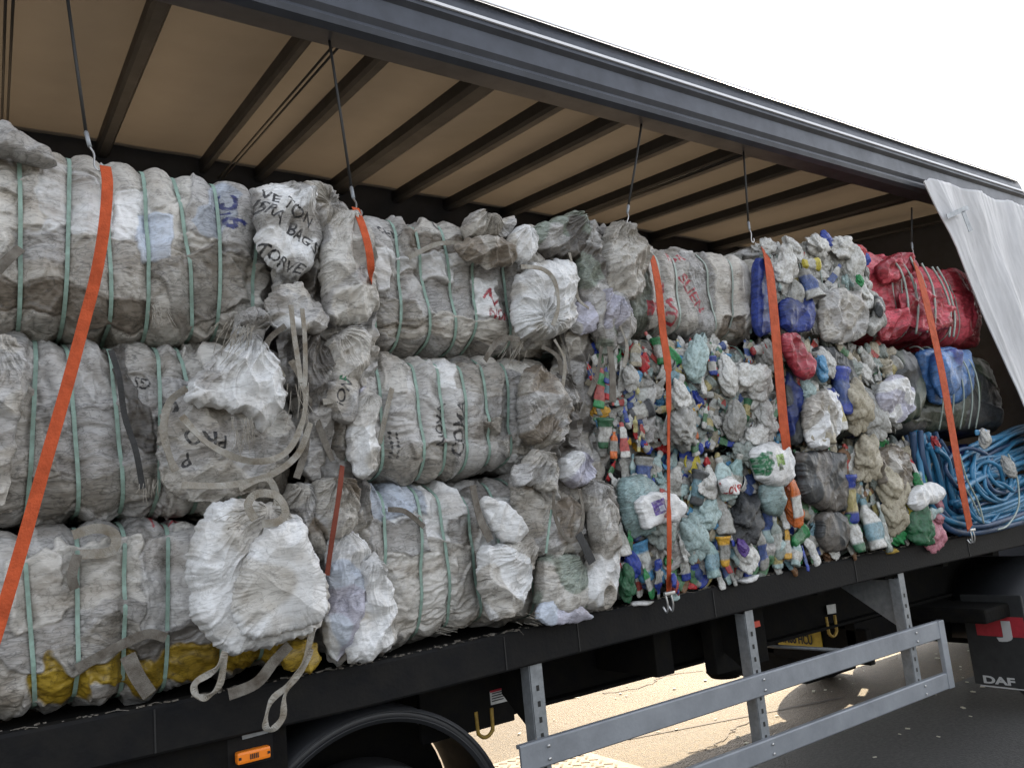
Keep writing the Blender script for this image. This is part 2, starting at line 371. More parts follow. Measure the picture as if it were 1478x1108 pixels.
# ------------------------------------------------------------------ pressed bale body
def bale_body(name, x0, x1, z0, z1, seed, tones, straps, parent, y0=.03, y1=1.12, nu=420, nf=300, npatch=20, amp=1.0, ex=5.5,
              patches=(), texts=(), pinch=.020, bulge=.016, seams=5, roundx=9, baseamp=1.0, **k_):
    rs = np.random.RandomState(seed)
    yc, zc, a, b = (y0+y1)/2, (z0+z1)/2, (y1-y0)/2, (z1-z0)/2
    ph = np.linspace(0, 2*np.pi, 2400, endpoint=False)             # phi = pi is the front
    cy = a*np.sign(np.cos(ph))*np.abs(np.cos(ph))**(2/ex); cz = b*np.sign(np.sin(ph))*np.abs(np.sin(ph))**(2/ex)
    sl = np.concatenate([[0], np.cumsum(np.hypot(np.diff(cy), np.diff(cz)))])
    dens = np.where(cy < -a*.35, 1.0, .12); cum = np.cumsum(dens*np.concatenate([[0], np.diff(sl)])); ns = int(nf*1.25)
    tgt = np.linspace(0, cum[-1], ns, endpoint=False); CY = np.interp(tgt, cum, cy); CZ = np.interp(tgt, cum, cz); S = np.interp(tgt, cum, sl)
    L = (x1-x0)/2; tt = np.linspace(0, np.pi, 3000)
    px = -L*np.sign(np.cos(tt))*np.abs(np.cos(tt))**(2/roundx); pk = np.abs(np.sin(tt))**(2/roundx)
    ul = np.concatenate([[0], np.cumsum(np.hypot(np.diff(px), np.diff(pk)*b))]); tg = np.linspace(0, ul[-1], nu)
    PX = np.interp(tg, ul, px); PK = np.interp(tg, ul, pk); U = tg
    k = PK[:, None]; X = (x0+x1)/2+PX[:, None]+0*CY[None]; Y = yc+CY[None]*k; Z = zc+CZ[None]*k
    Ug = U[:, None]+0*S[None]; Sg = S[None]+0*U[:, None]
    P = np.stack([X, Y, Z], -1)
    du = np.gradient(P, axis=0); ds = np.roll(P, -1, 1)-np.roll(P, 1, 1)
    N = np.cross(ds, du); N /= np.linalg.norm(N, axis=2, keepdims=True)+1e-9
    if N[nu//2, np.argmin(CY), 1] > 0: N = -N
    front = Y < yc-.1
    # bulging between the straps, pulled in at each strap
    D = .028*fbm(Ug*1.9, Sg*1.9, seed, 2)+.014*noise(Ug*6, Sg*6, seed+4)
    if straps:
        xs = sorted(straps); dist = np.full(X.shape, 9.)
        sla = {s_: rs.uniform(-.03, .03) for s_ in xs}
        for s_ in xs:
            xc = s_+sla[s_]*(Z-zc)/b+.006*noise(Z*4+s_*9, Z*0, seed)
            dist = np.minimum(dist, np.abs(X-xc))
        D = D-pinch*np.exp(-(dist/.022)**2)-bulge*.6*np.exp(-(dist/.07)**2)
        D = D+bulge*.35
    h = crumple(Ug, Sg, rs.uniform(-.3, .3), seed+3, baseamp*amp)
    tn = np.array([TONES[tones[rs.randint(len(tones))]] for _ in range(200)])
    col = np.zeros(X.shape+(3,))+tn[0]
    # torn, overlapping sheets
    allp = []
    psz = k_.get('psz', 1.0)
    for i in range(npatch):
        cx_ = rs.uniform(x0, x1); cz_ = rs.uniform(z0-.05, z1+.05)
        allp.append((cx_, cz_, rs.uniform(.08, .32)*(x1-x0)*psz, rs.uniform(.12, .4)*(z1-z0)*psz, rs.uniform(-.5, .5), tn[i+1], None))
    for p in patches:
        allp.append((p[0], p[1], p[2], p[3], p[4], np.array(TONES[p[5]]), p[6] if len(p) > 6 else None))
    for i, (cx_, cz_, wx, wz, r_, t_, ang) in enumerate(allp):
        vv = Z if True else Sg
        # coordinate round the section measured so the sheet can wrap over the shoulders
        dz = (vv-cz_); dx = X-cx_
        c_, s_ = math.cos(r_), math.sin(r_)
        A = dx*c_+dz*s_; B = -dx*s_+dz*c_
        wob = .035*noise(A*7, B*7, seed+i*5+20)+.012*noise(A*25, B*25, seed+i*5+21)
        sdf = np.minimum(wx-np.abs(A), wz-np.abs(B))+wob
        m = smooth(-.002, .006, sdf)*front
        if m.max() <= 0: continue
        idx = m > 0
        th = ang if ang is not None else rs.choice([rs.normal(0, .35), rs.normal(1.5, .4)], p=[.6, .4])
        hp = crumple(Ug[idx], Sg[idx], th, seed+i*11+5, amp*rs.uniform(.5, 1.25), rs.uniform(.8, 1.5))
        edge = np.exp(-((sdf[idx]-.012)/.009)**2)*.006
        off = .006+rs.uniform(0, .020)
        h[idx] = h[idx]*(1-m[idx])+(hp*.9+h[idx]*.12+off+edge)*m[idx]
        tone = t_*rs.uniform(.72, 1.2)
        nl = (1+.10*noise(X[idx]*9, Z[idx]*9, seed+i))[:, None]
        col[idx] = col[idx]*(1-m[idx][:, None])+(tone*nl)*m[idx][:, None]
        if i < seams*3 and i % 3 == 0:           # stitched hem tape
            band = np.exp(-((sdf-.045)/.007)**4)*m; dash = (np.sin((A if wx > wz else B)*420) > -.1)
            kk = (band*dash*.75)[..., None]; col = col*(1-kk)+np.array((.10, .10, .10))*kk
            h = h+band*.004
    for t in texts:
        col = stamp(col, X, Z, front, *t, seed=seed)
    # grime: browner in streaks of its own
    g = smooth(.05, .75, fbm(Ug*3.5, Sg*9, seed+90, 3))[..., None]
    col = col*(1-g*.42)+col*np.array((.62, .55, .47))*g*.42
    P = P+N*(D+h-.010)[..., None]
    me = grid_mesh(name, P, True, col)
    o = link('bag_fabric' if name == 'bag_fabric' else name, me, FAB, parent)
    return dict(P=P, X=X, N=N, obj=o, xs=straps, base=(yc, zc, a, b, ex), sla=sla if straps else {}, y0=y0)
def bale_strap(B, xs, parent, m, w=.017, flat=True, name='strap'):
    yc, zc, a, b, ex = B['base']; n = 60; pts = []; nr = []
    sl = B['sla'].get(xs, 0)
    P = B['P']; PXm = P[:, :, 0].mean(1)
    i = int(np.argmin(np.abs(B['X'][:, 0]-xs)))
    ns = P.shape[1]
    for k in range(n):
        j = int(k*ns/n)
        zz = P[i, j, 2]; xc = xs+sl*(zz-zc)/b
        ii = int(np.argmin(np.abs(B['X'][:, 0]-xc)))
        lo = max(0, ii-2); hi = min(P.shape[0], ii+3)
        pp = P[lo:hi, max(0, j-2):j+3].reshape(-1, 3).mean(0); pp = np.array([xc, pp[1], pp[2]])+B['N'][ii, j]*.003
        pts.append(pp); nr.append(B['N'][ii, j])
    pts = np.array(pts); 
    for _ in range(2): pts = .5*pts+.25*np.roll(pts, 1, 0)+.25*np.roll(pts, -1, 0)
    pts = pts+np.array(nr)*.004
    mb = MB()
    if flat: mb.ribbon(list(pts)+[pts[0]], w, (1, 0, 0), .002)
    else: mb.tube(pts, w/2, 6, closed=True)
    return mb.build(name, m, parent, not flat)

# ------------------------------------------------------------------ loose bag: closed, crumpled, star-shaped outline
def sack(name, outline, Y, T, seed, tones, parent, gather=None, amp=1.0, nr=None, nth=None, texts=(), scale=1.0, th=None, prof=3.6, tb=.04, matl=None, gk=9, stripes=0, mname=None, an=.5):
    rs = np.random.RandomState(seed)
    P2 = np.array([at(x, y, Y=Y)[[0, 2]] for x, y in outline])
    area = 0; c = np.zeros(2)
    for i in range(len(P2)):
        p, q = P2[i], P2[(i+1) % len(P2)]; w = p[0]*q[1]-q[0]*p[1]; area += w; c += (p+q)*w
    c = c/(3*area); size = math.sqrt(abs(area)/2)
    sp = np.array(catmull(P2, 12, True))*.45+.55*np.array([P2[i]+(P2[(i+1) % len(P2)]-P2[i])*k/12 for i in range(len(P2)) for k in range(12)])
    ang_ = np.arctan2(sp[:, 1]-c[1], sp[:, 0]-c[0]); rr = np.hypot(sp[:, 1]-c[1], sp[:, 0]-c[0])
    o = np.argsort(ang_); ang_, rr = ang_[o], rr[o]
    if nth is None: nth = int(min(640, max(140, size*1500)))
    if nr is None: nr = int(min(240, max(44, size*620)))
    TH = np.linspace(-np.pi, np.pi, nth, endpoint=False); R = np.interp(TH, ang_, rr, period=2*np.pi)
    R = R*(1.01+.045*noise(np.cos(TH)*3, np.sin(TH)*3, seed)-.035*np.sqrt(np.abs(noise(np.cos(TH)*5, np.sin(TH)*5, seed+1)))+.02*noise(np.cos(TH)*16, np.sin(TH)*16, seed+2))
    nb = 14
    rho = np.concatenate([np.linspace(0, 1, nr)**.92, np.linspace(1, 0, nb)[1:]]); fr = np.concatenate([np.ones(nr), -np.ones(nb-1)])
    RH = rho[:, None]+0*TH[None]; X = c[0]+RH*R[None]*np.cos(TH)[None]; Z = c[1]+RH*R[None]*np.sin(TH)[None]
    pr = np.sqrt(np.clip(1-RH**prof, 0, 1)); FR = fr[:, None]+0*TH[None]
    Yv = Y-np.where(FR > 0, T*.6*pr, -tb*pr)
    lump = fbm((X-c[0])*5/scale, (Z-c[1])*5/scale, seed+2, 2)*.25*T
    h = crumple(X, Z, th if th is not None else rs.uniform(-1.5, 1.5), seed+5, amp*.8, scale*1.2, an)
    fs = 7/scale
    h = h-.045*amp*(np.abs(noise(X*fs+Z*2, Z*fs*.7-X*3, seed+15))-.3)-.03*amp*np.abs(noise(X*fs*1.7-Z*5, Z*fs*1.3+X*4, seed+16))+.015
    if gather is not None:
        g = at(*gather, Y=Y)[[0, 2]]; A = np.arctan2(Z-g[1], X-g[0]); Dg = np.hypot(X-g[0], Z-g[1])
        A = A+.2*noise(X*9, Z*9, seed+8)
        fold = ridge(A*gk/3, Dg*4+noise(X*8, Z*8, seed+17), seed+9, 1.1)+.4*ridge(A*gk, Dg*9, seed+10, 1)
        h = h*.9+.020*fold*amp*smooth(0, .05, Dg)*np.exp(-Dg/(size*.75))*1.6
    k = (FR > 0)*smooth(1.0, .93, RH)
    Yv = Yv-(h+lump)*(.25+.75*k)*(FR > 0)-.0*k
    # the rim is rumpled too
    rim = np.exp(-((RH-1)/.15)**2)
    X = X+rim*.010*noise(X*30, Z*30, seed+11)*amp; Z = Z+rim*.010*noise(X*30, Z*30, seed+12)*amp
    t = np.array(TONES[tones[0]]); col = np.zeros(X.shape+(3,))+t
    for i, tn in enumerate(tones[1:]):
        m = smooth(.0, .12, noise(X*6/scale, Z*6/scale, seed+30+i))[..., None]; col = col*(1-m)+np.array(TONES[tn])*m
    g = smooth(.1, .8, fbm(X*7, Z*9, seed+90, 3))[..., None]
    col = col*(1-g*.35)+col*np.array((.66, .59, .50))*g*.35
    if stripes:
        kk = (np.exp(-((RH-.86)/.02)**4)*(np.sin(TH*stripes)[None] > -.1)*(FR > 0)*.7)[..., None]; col = col*(1-kk)+np.array((.1, .1, .1))*kk
    for tx in texts: col = stamp(col, X, Z, FR > 0, *tx, seed=seed)
    me = grid_mesh(name, np.stack([X, Yv, Z], -1), True, col)
    return link(name, me, matl or FAB, parent)
def band(pxs, Y, w, m, parent, name='lifting_loop', n=6, tw=0.0, side=None, th=.003):
    """webbing through photo points; Y a number or one per point"""
    Ys = Y if hasattr(Y, '__len__') else [Y]*len(pxs)
    w = [q_*.8 for q_ in w] if hasattr(w, '__len__') else (w*.8 if name == 'lifting_loop' else w)
    P = catmull([at(x, y, Y=yy) for (x, y), yy in zip(pxs, Ys)], n)
    sides = []
    for i, p in enumerate(P):
        t = np.array(P[min(i+1, len(P)-1)])-np.array(P[max(i-1, 0)]); a = tw*math.sin(i*.45+len(P))
        s_ = np.cross(t, [0, 1, 0]); s_ = s_/(np.linalg.norm(s_)+1e-9)
        sides.append(tuple(s_*math.cos(a)+np.array([0, 1, 0])*math.sin(a)))
    return MB().ribbon(P, w, sides, th).build(name, m, parent, False)
def solo(name, label, cat, group=None, loc=(0, 0, 0)): return thing(name, label, cat, loc, group)
# ================================================================== ground
GZ = -1.35
def ground_material():
    m = mat('sunlit_concrete', (.44, .365, .27), .85, 0, 0, 40); nt = m.node_tree; L = nt.links; b = nt.nodes['Principled BSDF']
    tc = nt.nodes.new('ShaderNodeTexCoord')
    n = nt.nodes.new('ShaderNodeTexNoise'); n.inputs['Scale'].default_value = 28; n.inputs['Detail'].default_value = 10; n.inputs['Roughness'].default_value = .8
    L.new(tc.outputs['Object'], n.inputs['Vector'])
    n2 = nt.nodes.new('ShaderNodeTexNoise'); n2.inputs['Scale'].default_value = .9; n2.inputs['Detail'].default_value = 7
    L.new(tc.outputs['Object'], n2.inputs['Vector'])
    v = nt.nodes.new('ShaderNodeTexVoronoi'); v.inputs['Scale'].default_value = 70; L.new(tc.outputs['Object'], v.inputs['Vector'])
    r = nt.nodes.new('ShaderNodeValToRGB'); e = r.color_ramp.elements; e[0].position = .34; e[0].color = (.06, .05, .038, 1); e[1].position = .62; e[1].color = (.13, .094, .055, 1)
    q = e.new(.5); q.color = (.088, .064, .038, 1)
    L.new(n.outputs['Fac'], r.inputs['Fac'])
    r2 = nt.nodes.new('ShaderNodeValToRGB'); r2.color_ramp.elements[0].color = (.7, .68, .64, 1); r2.color_ramp.elements[0].position = .35; r2.color_ramp.elements[1].color = (1, 1, 1, 1); r2.color_ramp.elements[1].position = .6
    L.new(n2.outputs['Fac'], r2.inputs['Fac'])
    mx = nt.nodes.new('ShaderNodeMix'); mx.data_type = 'RGBA'; mx.blend_type = 'MULTIPLY'; mx.inputs[0].default_value = 1
    L.new(r.outputs[0], mx.inputs[6]); L.new(r2.outputs[0], mx.inputs[7]); L.new(mx.outputs[2], b.inputs['Base Color'])
    bp = nt.nodes.new('ShaderNodeBump'); bp.inputs['Strength'].default_value = .9; bp.inputs['Distance'].default_value = .015
    L.new(n.outputs['Fac'], bp.inputs['Height']); b2 = nt.nodes.new('ShaderNodeBump'); b2.inputs['Strength'].default_value = .5; b2.inputs['Distance'].default_value = .01
    L.new(v.outputs['Distance'], b2.inputs['Height']); L.new(bp.outputs[0], b2.inputs['Normal']); L.new(b2.outputs[0], b.inputs['Normal'])
    return m
GM = ground_material()
GSHADE = mat('shaded_ground_dark', (.06, .059, .055), .85, 0, 1.0, 70, .5, 40, tint=(.028, .028, .027))  # shade of the near ground put into the base colour
g = MB().add([(-400, -400, GZ), (400, -400, GZ), (400, 400, GZ), (-400, 400, GZ)], [(0, 1, 2, 3)]).build('ground', GM); tag(g, kind='structure')
a_ = MB().add([(-300, -300, GZ+.004), (300, -300, GZ+.004), (300, 1.15, GZ+.004), (-300, 1.15, GZ+.004)], [(0, 1, 2, 3)]).build('ground_shade_sheet', GSHADE); tag(a_, kind='structure')  # dark sheet added over the near ground to deepen its shade
def gstrip(name, p, q, w, z, m, lab=None):
    a = np.array(at(*p, Z=z)); b_ = np.array(at(*q, Z=z)); d = (b_-a)/np.linalg.norm(b_-a); n_ = np.array([-d[1], d[0], 0])*w/2
    o = MB().add([a-n_, b_-n_, b_+n_, a+n_], [(0, 1, 2, 3)]).build(name, m); tag(o, kind='structure'); return o
gstrip('ground_joint', (905, 1066), (1215, 1006), .035, GZ+.004, M['slot'])
gstrip('painted_line', (700, 1028), (832, 1004), .14, GZ+.004, M['paint'])
rs = random.Random(31)          # fallen flakes of plastic and grit on the yard
gm = MB()
for i in range(260):
    x = rs.uniform(2, 10); y = rs.uniform(.3, 6); s_ = rs.uniform(.004, .018); a = rs.uniform(0, 3.1); R_ = Matrix.Rotation(a, 3, 'Z')
    gm.box((x-s_*rs.uniform(.6, 2), y-s_*.7, GZ+.005), (x+s_, y+s_*.6, GZ+.006+s_*.35), 0, R_)
o = gm.build('yard_grit', M['paint']); tag(o, 'flakes of plastic and grit scattered over the yard', 'grit', kind='stuff')
for i, pts in enumerate([[(1000, 1085), (1040, 1070), (1062, 1050), (1100, 1030)], [(870, 1000), (930, 990), (960, 975), (1010, 968)]]):
    P = catmull([at(*p, Z=GZ+.0045) for p in pts], 8); P = [p+np.array([rs.uniform(-.03, .03), rs.uniform(-.03, .03), 0]) for p in P]
    tag(MB().ribbon(P, .012, (.3, 1, 0), .002).build('ground_crack', M['slot']), kind='structure')
# herringbone tread plate lying on the ground behind the side guard
mbp = MB(); c0 = at(800, 1102, Z=GZ); px0, py0 = c0[0]-.95, c0[1]-.75
mbp.box((px0, py0, GZ+.001), (px0+1.25, py0+1.08, GZ+.018), .004)
tp = thing('tread_plate', 'cream herringbone tread plate lying flat on the sunlit ground below the side guard', 'plate', (px0, py0, GZ))
mbp.build('base_plate', M['cream'], tp)
ms = MB()
for i in range(15):
    for j in range(13):
        x = px0+.06+i*.078; y = py0+.06+j*.08; a = (1 if j % 2 else -1)*.75
        R_ = Matrix.Rotation(a, 3, 'Z'); ms.box((x-.032, y-.009, GZ+.0185), (x+.032, y+.009, GZ+.021), 0, R_)
ms.build('slot_pattern', M['slotl'], tp)

# ================================================================== trailer
XL, XR, YW = -6.0, 7.6, 2.5
TR = thing('curtain_side_trailer', 'black curtain-sided lorry trailer with its side open, loaded with three tiers of bales', 'trailer', (1.4, 1.25, GZ))
def camber(x): return float(np.interp(x, [0, 1.3, 2.4, 3.4, 4.4, 6.4, 7.6], [-.012, -.02, 0, .015, .03, .032, .03]))
xs = np.linspace(XL, XR, 60)
def long_prism(prof, name, m, x0=XL, x1=XR, n=50, parent=TR, cam_=True, sm=False):
    mb = MB(); X_ = np.linspace(x0, x1, n); V = []
    for x in X_:
        c = camber(x) if cam_ else 0
        V += [(x, y, z+c) for y, z in prof]
    k = len(prof); Fc = []
    for i in range(n-1):
        for j in range(k): Fc.append((i*k+j, i*k+(j+1) % k, (i+1)*k+(j+1) % k, (i+1)*k+j))
    Fc.append(tuple(range(k-1, -1, -1))); Fc.append(tuple((n-1)*k+j for j in range(k)))
    return mb.add(V, Fc).build(name, m, parent, sm)
# deck boards between the side raves
long_prism([(.065, -.045), (YW-.065, -.045), (YW-.065, -.008), (.065, -.008)], 'deck_floor', M['chassis'])
for sy, nm in ((0, 'near'), (1, 'far')):
    f_ = (lambda y: y) if sy == 0 else (lambda y: YW-y)
    pr = [(0, -.010), (.006, .0), (.062, .0), (.062, -.02), (.022, -.022), (.022, -.13), (.06, -.134), (.06, -.148), (.006, -.148), (0, -.140)]
    o = long_prism([(f_(y), z) for y, z in pr], 'side_rave', M['black'])
    if sy == 0:
        for x in (.55, 1.86, 2.24, 3.1, 4.3, 5.6):       # joints in the rave face
            c = camber(x); MB().box((x, -.0035, -.14+c), (x+.005, .0005, -.012+c), 0).build('seam', M['ink'], o)
# lower side panel and chassis
for y in (.72, 1.48):
    pr = [(y-.07, -.16), (y+.07, -.16), (y+.07, -.178), (y+.006, -.178), (y+.006, -.482), (y+.07, -.482), (y+.07, -.50), (y-.07, -.50), (y-.07, -.482), (y-.006, -.482), (y-.006, -.178), (y-.07, -.178)]
    mb = MB(); mb.prism(pr, XL, XR-.1); mb.build('chassis_beam', M['chassis'], TR)
for x in np.arange(-5.5, 7.5, .68):
    MB().box((x, .07, -.15), (x+.06, YW-.07, -.05), .004).build('cross_member', M['chassis'], TR)
mb = MB(); mb.box((-3, .05, -.44), (.98, .075, -.156), .006); mb.box((1.62, .30, -.43), (2.08, .325, -.156), .006); mb.build('side_panel', M['chassis'], TR)
mb = MB(); mb.box((3.3, .22, -.46), (3.72, .30, -.155), .006); mb.build('outrigger', M['chassis'], TR)
MB().box((2.9, .24, -.40), (3.02, .70, -.155), .006).build('outrigger', M['chassis'], TR)
for x in (1.99, 3.34, 4.76):       # folded gusset brackets that carry the side guard
    MB().add([(x+.03, .03, -.16), (x+.03, .52, -.16), (x+.03, .06, -.46), (x+.036, .03, -.16), (x+.036, .52, -.16), (x+.036, .06, -.46)],
             [(0, 1, 2), (5, 4, 3), (0, 3, 4, 1), (1, 4, 5, 2), (2, 5, 3, 0)]).build('gusset', M['galv'] if x > 4 else M['chassis'], TR)
# bright sticker, hooks
def quad_at(name, pts, Y, m, parent, th=.003):
    P = [at(x, y, Y=Y) for x, y in pts]; n = len(P)
    V = [(p[0], p[1], p[2]) for p in P]+[(p[0], p[1]+th, p[2]) for p in P]
    return MB().add(V, [tuple(range(n)), tuple(range(2*n-1, n-1, -1))]+[(i, (i+1) % n, n+(i+1) % n, n+i) for i in range(n)]).build(name, m, parent)
st = quad_at('sticker', [(707, 998), (731, 992), (733, 1011), (709, 1017)], .296, M['sticker'], TR)
for k in range(4): quad_at('printed_line', [(710, 1000+k*3.7), (727, 995.5+k*3.7), (727, 997+k*3.7), (710, 1001.5+k*3.7)], .2945, M['ink'], st, .001)
quad_at('printed_band', [(707.5, 996.5), (731, 990.5), (731, 993.5), (707.5, 999.5)], .2945, M['redp'], st, .001)
quad_at('sticker', [(1193, 873), (1206, 871), (1207, 884), (1195, 886)], .69, M['sticker'], TR)
quad_at('reflector', [(349, 1056), (386, 1046), (387, 1057), (350, 1067)], .045, M['galv'], TR)
def hook(cx, cy, Y, r, m):
    c = at(cx, cy, Y=Y); mb = MB(); pts = []
    for a in np.linspace(-.15*math.pi, -math.pi*.85, 14): pts.append((c[0]+r*math.cos(a), Y, c[2]+r*1.15*math.sin(a)))
    pts = [(c[0]+r*.95, Y, c[2]+r*1.5)]+pts+[(c[0]-r*.95, Y, c[2]+r*1.5)]
    mb.tube(catmull(pts, 4), r*.2, 8); return mb.build('lashing_ring', m, TR, True)
hook(700, 1046, .3, .042, M['ylw']); hook(1201, 905, .66, .05, M['ylw'])
# amber marker lamp
lp = at(366, 1089, Y=.02)
mb = MB(); mb.box((lp[0]-.055, .01, lp[2]-.019), (lp[0]+.055, .045, lp[2]+.019), .008); ml = mb.build('marker_lamp', M['amber'], TR)
mb = MB(); [mb.box((lp[0]+k*.006-.014, .0075, lp[2]-.008), (lp[0]+k*.006-.011, .0098, lp[2]+.008), 0) for k in range(5)]
for sx in (-.047, .047): mb.box((lp[0]+sx-.004, .0075, lp[2]-.004), (lp[0]+sx+.004, .0098, lp[2]+.004), 0)
mb.build('lamp_marking', M['ink'], ml)
MB().box((lp[0]-.075, .048, lp[2]-.035), (lp[0]+.075, .052, lp[2]+.06), .002).build('lamp_bracket', M['black'], TR)
quad_at('marker_lamp', [(1076, 901), (1096, 895), (1098, 903), (1078, 909)], .12, M['redlamp'], TR, .03)
# landing leg
c = at(1046, 968, Y=.62); mb = MB()
mb.tube([(c[0], .62, c[2]+.05), (c[0], .62, c[2]+.34)], .05, 16); mb.box((c[0]-.08, .54, c[2]+.2), (c[0]+.08, .70, -.16), .01)
ll = mb.build('landing_leg', M['chassis'], TR)
mb = MB(); mb.tube([(c[0], .62, c[2]+.06), (c[0], .62, c[2]+.02), (c[0], .62, c[2]+.0), (c[0], .62, c[2]-.03)], [.055, .075, .11, .085], 18); mb.build('foot', M['chassis'], ll)
# side guard
sg = [((750, 1075), (1358, 893), .105), ((900, 1131), (1370, 983), .095)]
for i, (p, q, hh) in enumerate(sg):
    a = at(*p, Y=-.01); b_ = at(*q, Y=-.01); x0, x1 = a[0], b_[0]; zt = (-.442 if i == 0 else -.748)
    pr = [(-.012, zt-hh+.006), (-.012, zt-.006), (-.006, zt), (.018, zt), (.018, zt-.014), (.0, zt-.014), (.0, zt-hh+.014), (.018, zt-hh+.014), (.018, zt-hh), (-.006, zt-hh)]
    MB().prism(pr, 1.885 if i == 0 else 1.885, 5.10).build('guard_rail', M['alu'], TR)
MB().box((5.05, -.016, -.843), (5.115, .012, -.442), .004).build('guard_end', M['alu'], TR)
for x, zb in ((1.99, -.85), (3.34, -.85), (4.76, -.85)):
    mb = MB(); mb.box((x, .02, zb), (x+.06, .024, -.15+camber(x)), .001); mb.box((x+.0605, .024, zb), (x+.064, .085, -.15), .001); mb.box((x-.004, .024, zb), (x-.0005, .085, -.15), .001)
    po = mb.build('guard_post', M['galv'], TR)
    for zz_ in (-.47, -.52, -.775, -.82):
        MB().tube([(x+.03, -.012, zz_), (x+.03, -.019, zz_)], .007, 6).build('bolt', M['steel'], po, True)
    mb = MB()
    for z in np.arange(-.82, -.2, .062): mb.box((x+.022, .0185, z), (x+.036, .0198, z+.022), 0)
    mb.build('slot', M['ink'], po)
# far side guard rail seen through the gap is a plain bar between the legs
mb = MB(); mb.tube([at(1083, 930, Y=.9), at(1216, 938, Y=.45)], .012, 8); mb.build('cross_tube', M['galv'], TR, True)
# wheels and mudguards
def wheel(x, y, parent, R_=.48):
    s = -1 if y < 1.1 else 1; zc = GZ+R_
    prof = [(.0, .27), (.03, .28), (.04, .33), (.02, .42), (.045, .465), (.09, R_), (.19, R_), (.235, .465), (.26, .42), (.24, .30), (.2, .27)]
    n = 48; V = []; Fc = []
    for k in range(n):
        a = 2*math.pi*k/n
        for t, r in prof: V.append((x+r*math.cos(a), y-s*t, zc+r*math.sin(a)))
    m = len(prof)
    for k in range(n):
        for j in range(m-1): Fc.append((k*m+j, k*m+j+1, ((k+1) % n)*m+j+1, ((k+1) % n)*m+j))
    w = MB().add(V, Fc).build('wheel', M['tyre'], parent, True)
    V = []; Fc = []; prof = [(.0, .28), (.02, .27), (.05, .24), (.10, .20), (.06, .12), (.02, .10), (.0, .0)]; m = len(prof)
    for k in range(n):
        a = 2*math.pi*k/n
        for t, r in prof: V.append((x+r*math.cos(a), y-s*t, zc+r*math.sin(a)))
    for k in range(n):
        for j in range(m-1): Fc.append((k*m+j, k*m+j+1, ((k+1) % n)*m+j+1, ((k+1) % n)*m+j))
    MB().add(V, Fc).build('rim', M['galv'], w, True); return w
def mudguard(cx, cz, r, y0, y1, a0, a1, parent):
    n = 40; V = []; Fc = []
    prof = [(r, y0), (r-.05, y0), (r-.05, y0+.012), (r-.014, y0+.014), (r-.014, y1), (r, y1)]
    m = len(prof)
    for k in range(n+1):
        a = a0+(a1-a0)*k/n
        for rr_, y in prof: V.append((cx+rr_*math.cos(a), y, cz+rr_*math.sin(a)))
    for k in range(n):
        for j in range(m): Fc.append((k*m+j, k*m+(j+1) % m, (k+1)*m+(j+1) % m, (k+1)*m+j))
    o = MB().add(V, Fc).build('mudguard', M['guardp'], parent, True)
    V = []
    mb = MB()
    for rr_ in (r-.012, r-.036):                       # raised ribs pressed into the rim
        mb.tube([(cx+rr_*math.cos(a), y0-.002, cz+rr_*math.sin(a)) for a in np.linspace(a0, a1, 40)], .0035, 6)
    mb.build('rim_bead', M['guardp'], o, True); return o
# circle through three photo points on the mudguard's outer rim
pts = [at(408, 1108, Y=.1), at(590, 1021, Y=.1), at(715, 1108, Y=.1)]
A = np.array([[2*p[0], 2*p[2], 1] for p in pts]); bb = np.array([p[0]**2+p[2]**2 for p in pts]); s_ = np.linalg.solve(A, bb)
MGX, MGZ = s_[0], s_[1]; MGR = math.sqrt(s_[2]+MGX**2+MGZ**2); print('MUDGUARD', MGX, MGZ, MGR)
mudguard(MGX, MGZ, MGR, .1, .55, 0.05, math.pi-.05, TR)
arc = [(MGX+(MGR-.02)*math.cos(a), MGZ+(MGR-.02)*math.sin(a)) for a in np.linspace(-.35, math.pi+.35, 40)]  # dark panel added behind the wheel so no bright ground shows in the arch
V = [(x, .552, z) for x, z in arc]+[(x, .56, z) for x, z in arc]; n_ = len(arc)
MB().add(V, [tuple(range(n_)), tuple(range(2*n_-1, n_-1, -1))]+[(i, (i+1) % n_, n_+(i+1) % n_, n_+i) for i in range(n_)]).build('arch_dark_panel', M['chassis'], TR)
wheel(MGX, .14, TR, .46); wheel(MGX, YW-.14, TR, .46); wheel(MGX-1.2, .14, TR, .46)
mudguard(MGX-1.2, MGZ, MGR, .1, .55, .05, math.pi-.05, TR)
MB().tube([(MGX, .2, GZ+.46), (MGX, YW-.2, GZ+.46)], .06, 12).build('axle', M['chassis'], TR)

# roof -------------------------------------------------------------
rail = [(.14, 2.50), (.02, 2.49), (-.012, 2.505), (-.02, 2.53), (.0, 2.545), (.004, 2.56), (-.012, 2.585), (-.012, 2.68), (-.034, 2.70), (-.034, 2.722), (.0, 2.735), (.004, 2.80), (.02, 2.86), (.06, 2.895), (.14, 2.895)]
cr = long_prism(rail, 'cant_rail', M['rail'], n=2, cam_=False)
long_prism([(-.044, 2.722), (-.0345, 2.722), (-.0345, 2.736), (-.044, 2.736)], 'trim_strip', M['white'], n=2, cam_=False, parent=cr)
long_prism([(-.006, 2.84), (.012, 2.868), (.052, 2.898), (.052, 2.908), (.0, 2.872), (-.012, 2.845)], 'roof_edging', M['white'], n=2, cam_=False, parent=cr)
long_prism([(2.38, 2.66), (2.54, 2.66), (2.56, 2.98), (2.54, 3.04), (2.38, 3.04), (2.37, 2.97)], 'cant_rail', M['rail'], n=2, cam_=False)
RZ = lambda y: 2.58+(y-.1)*.13
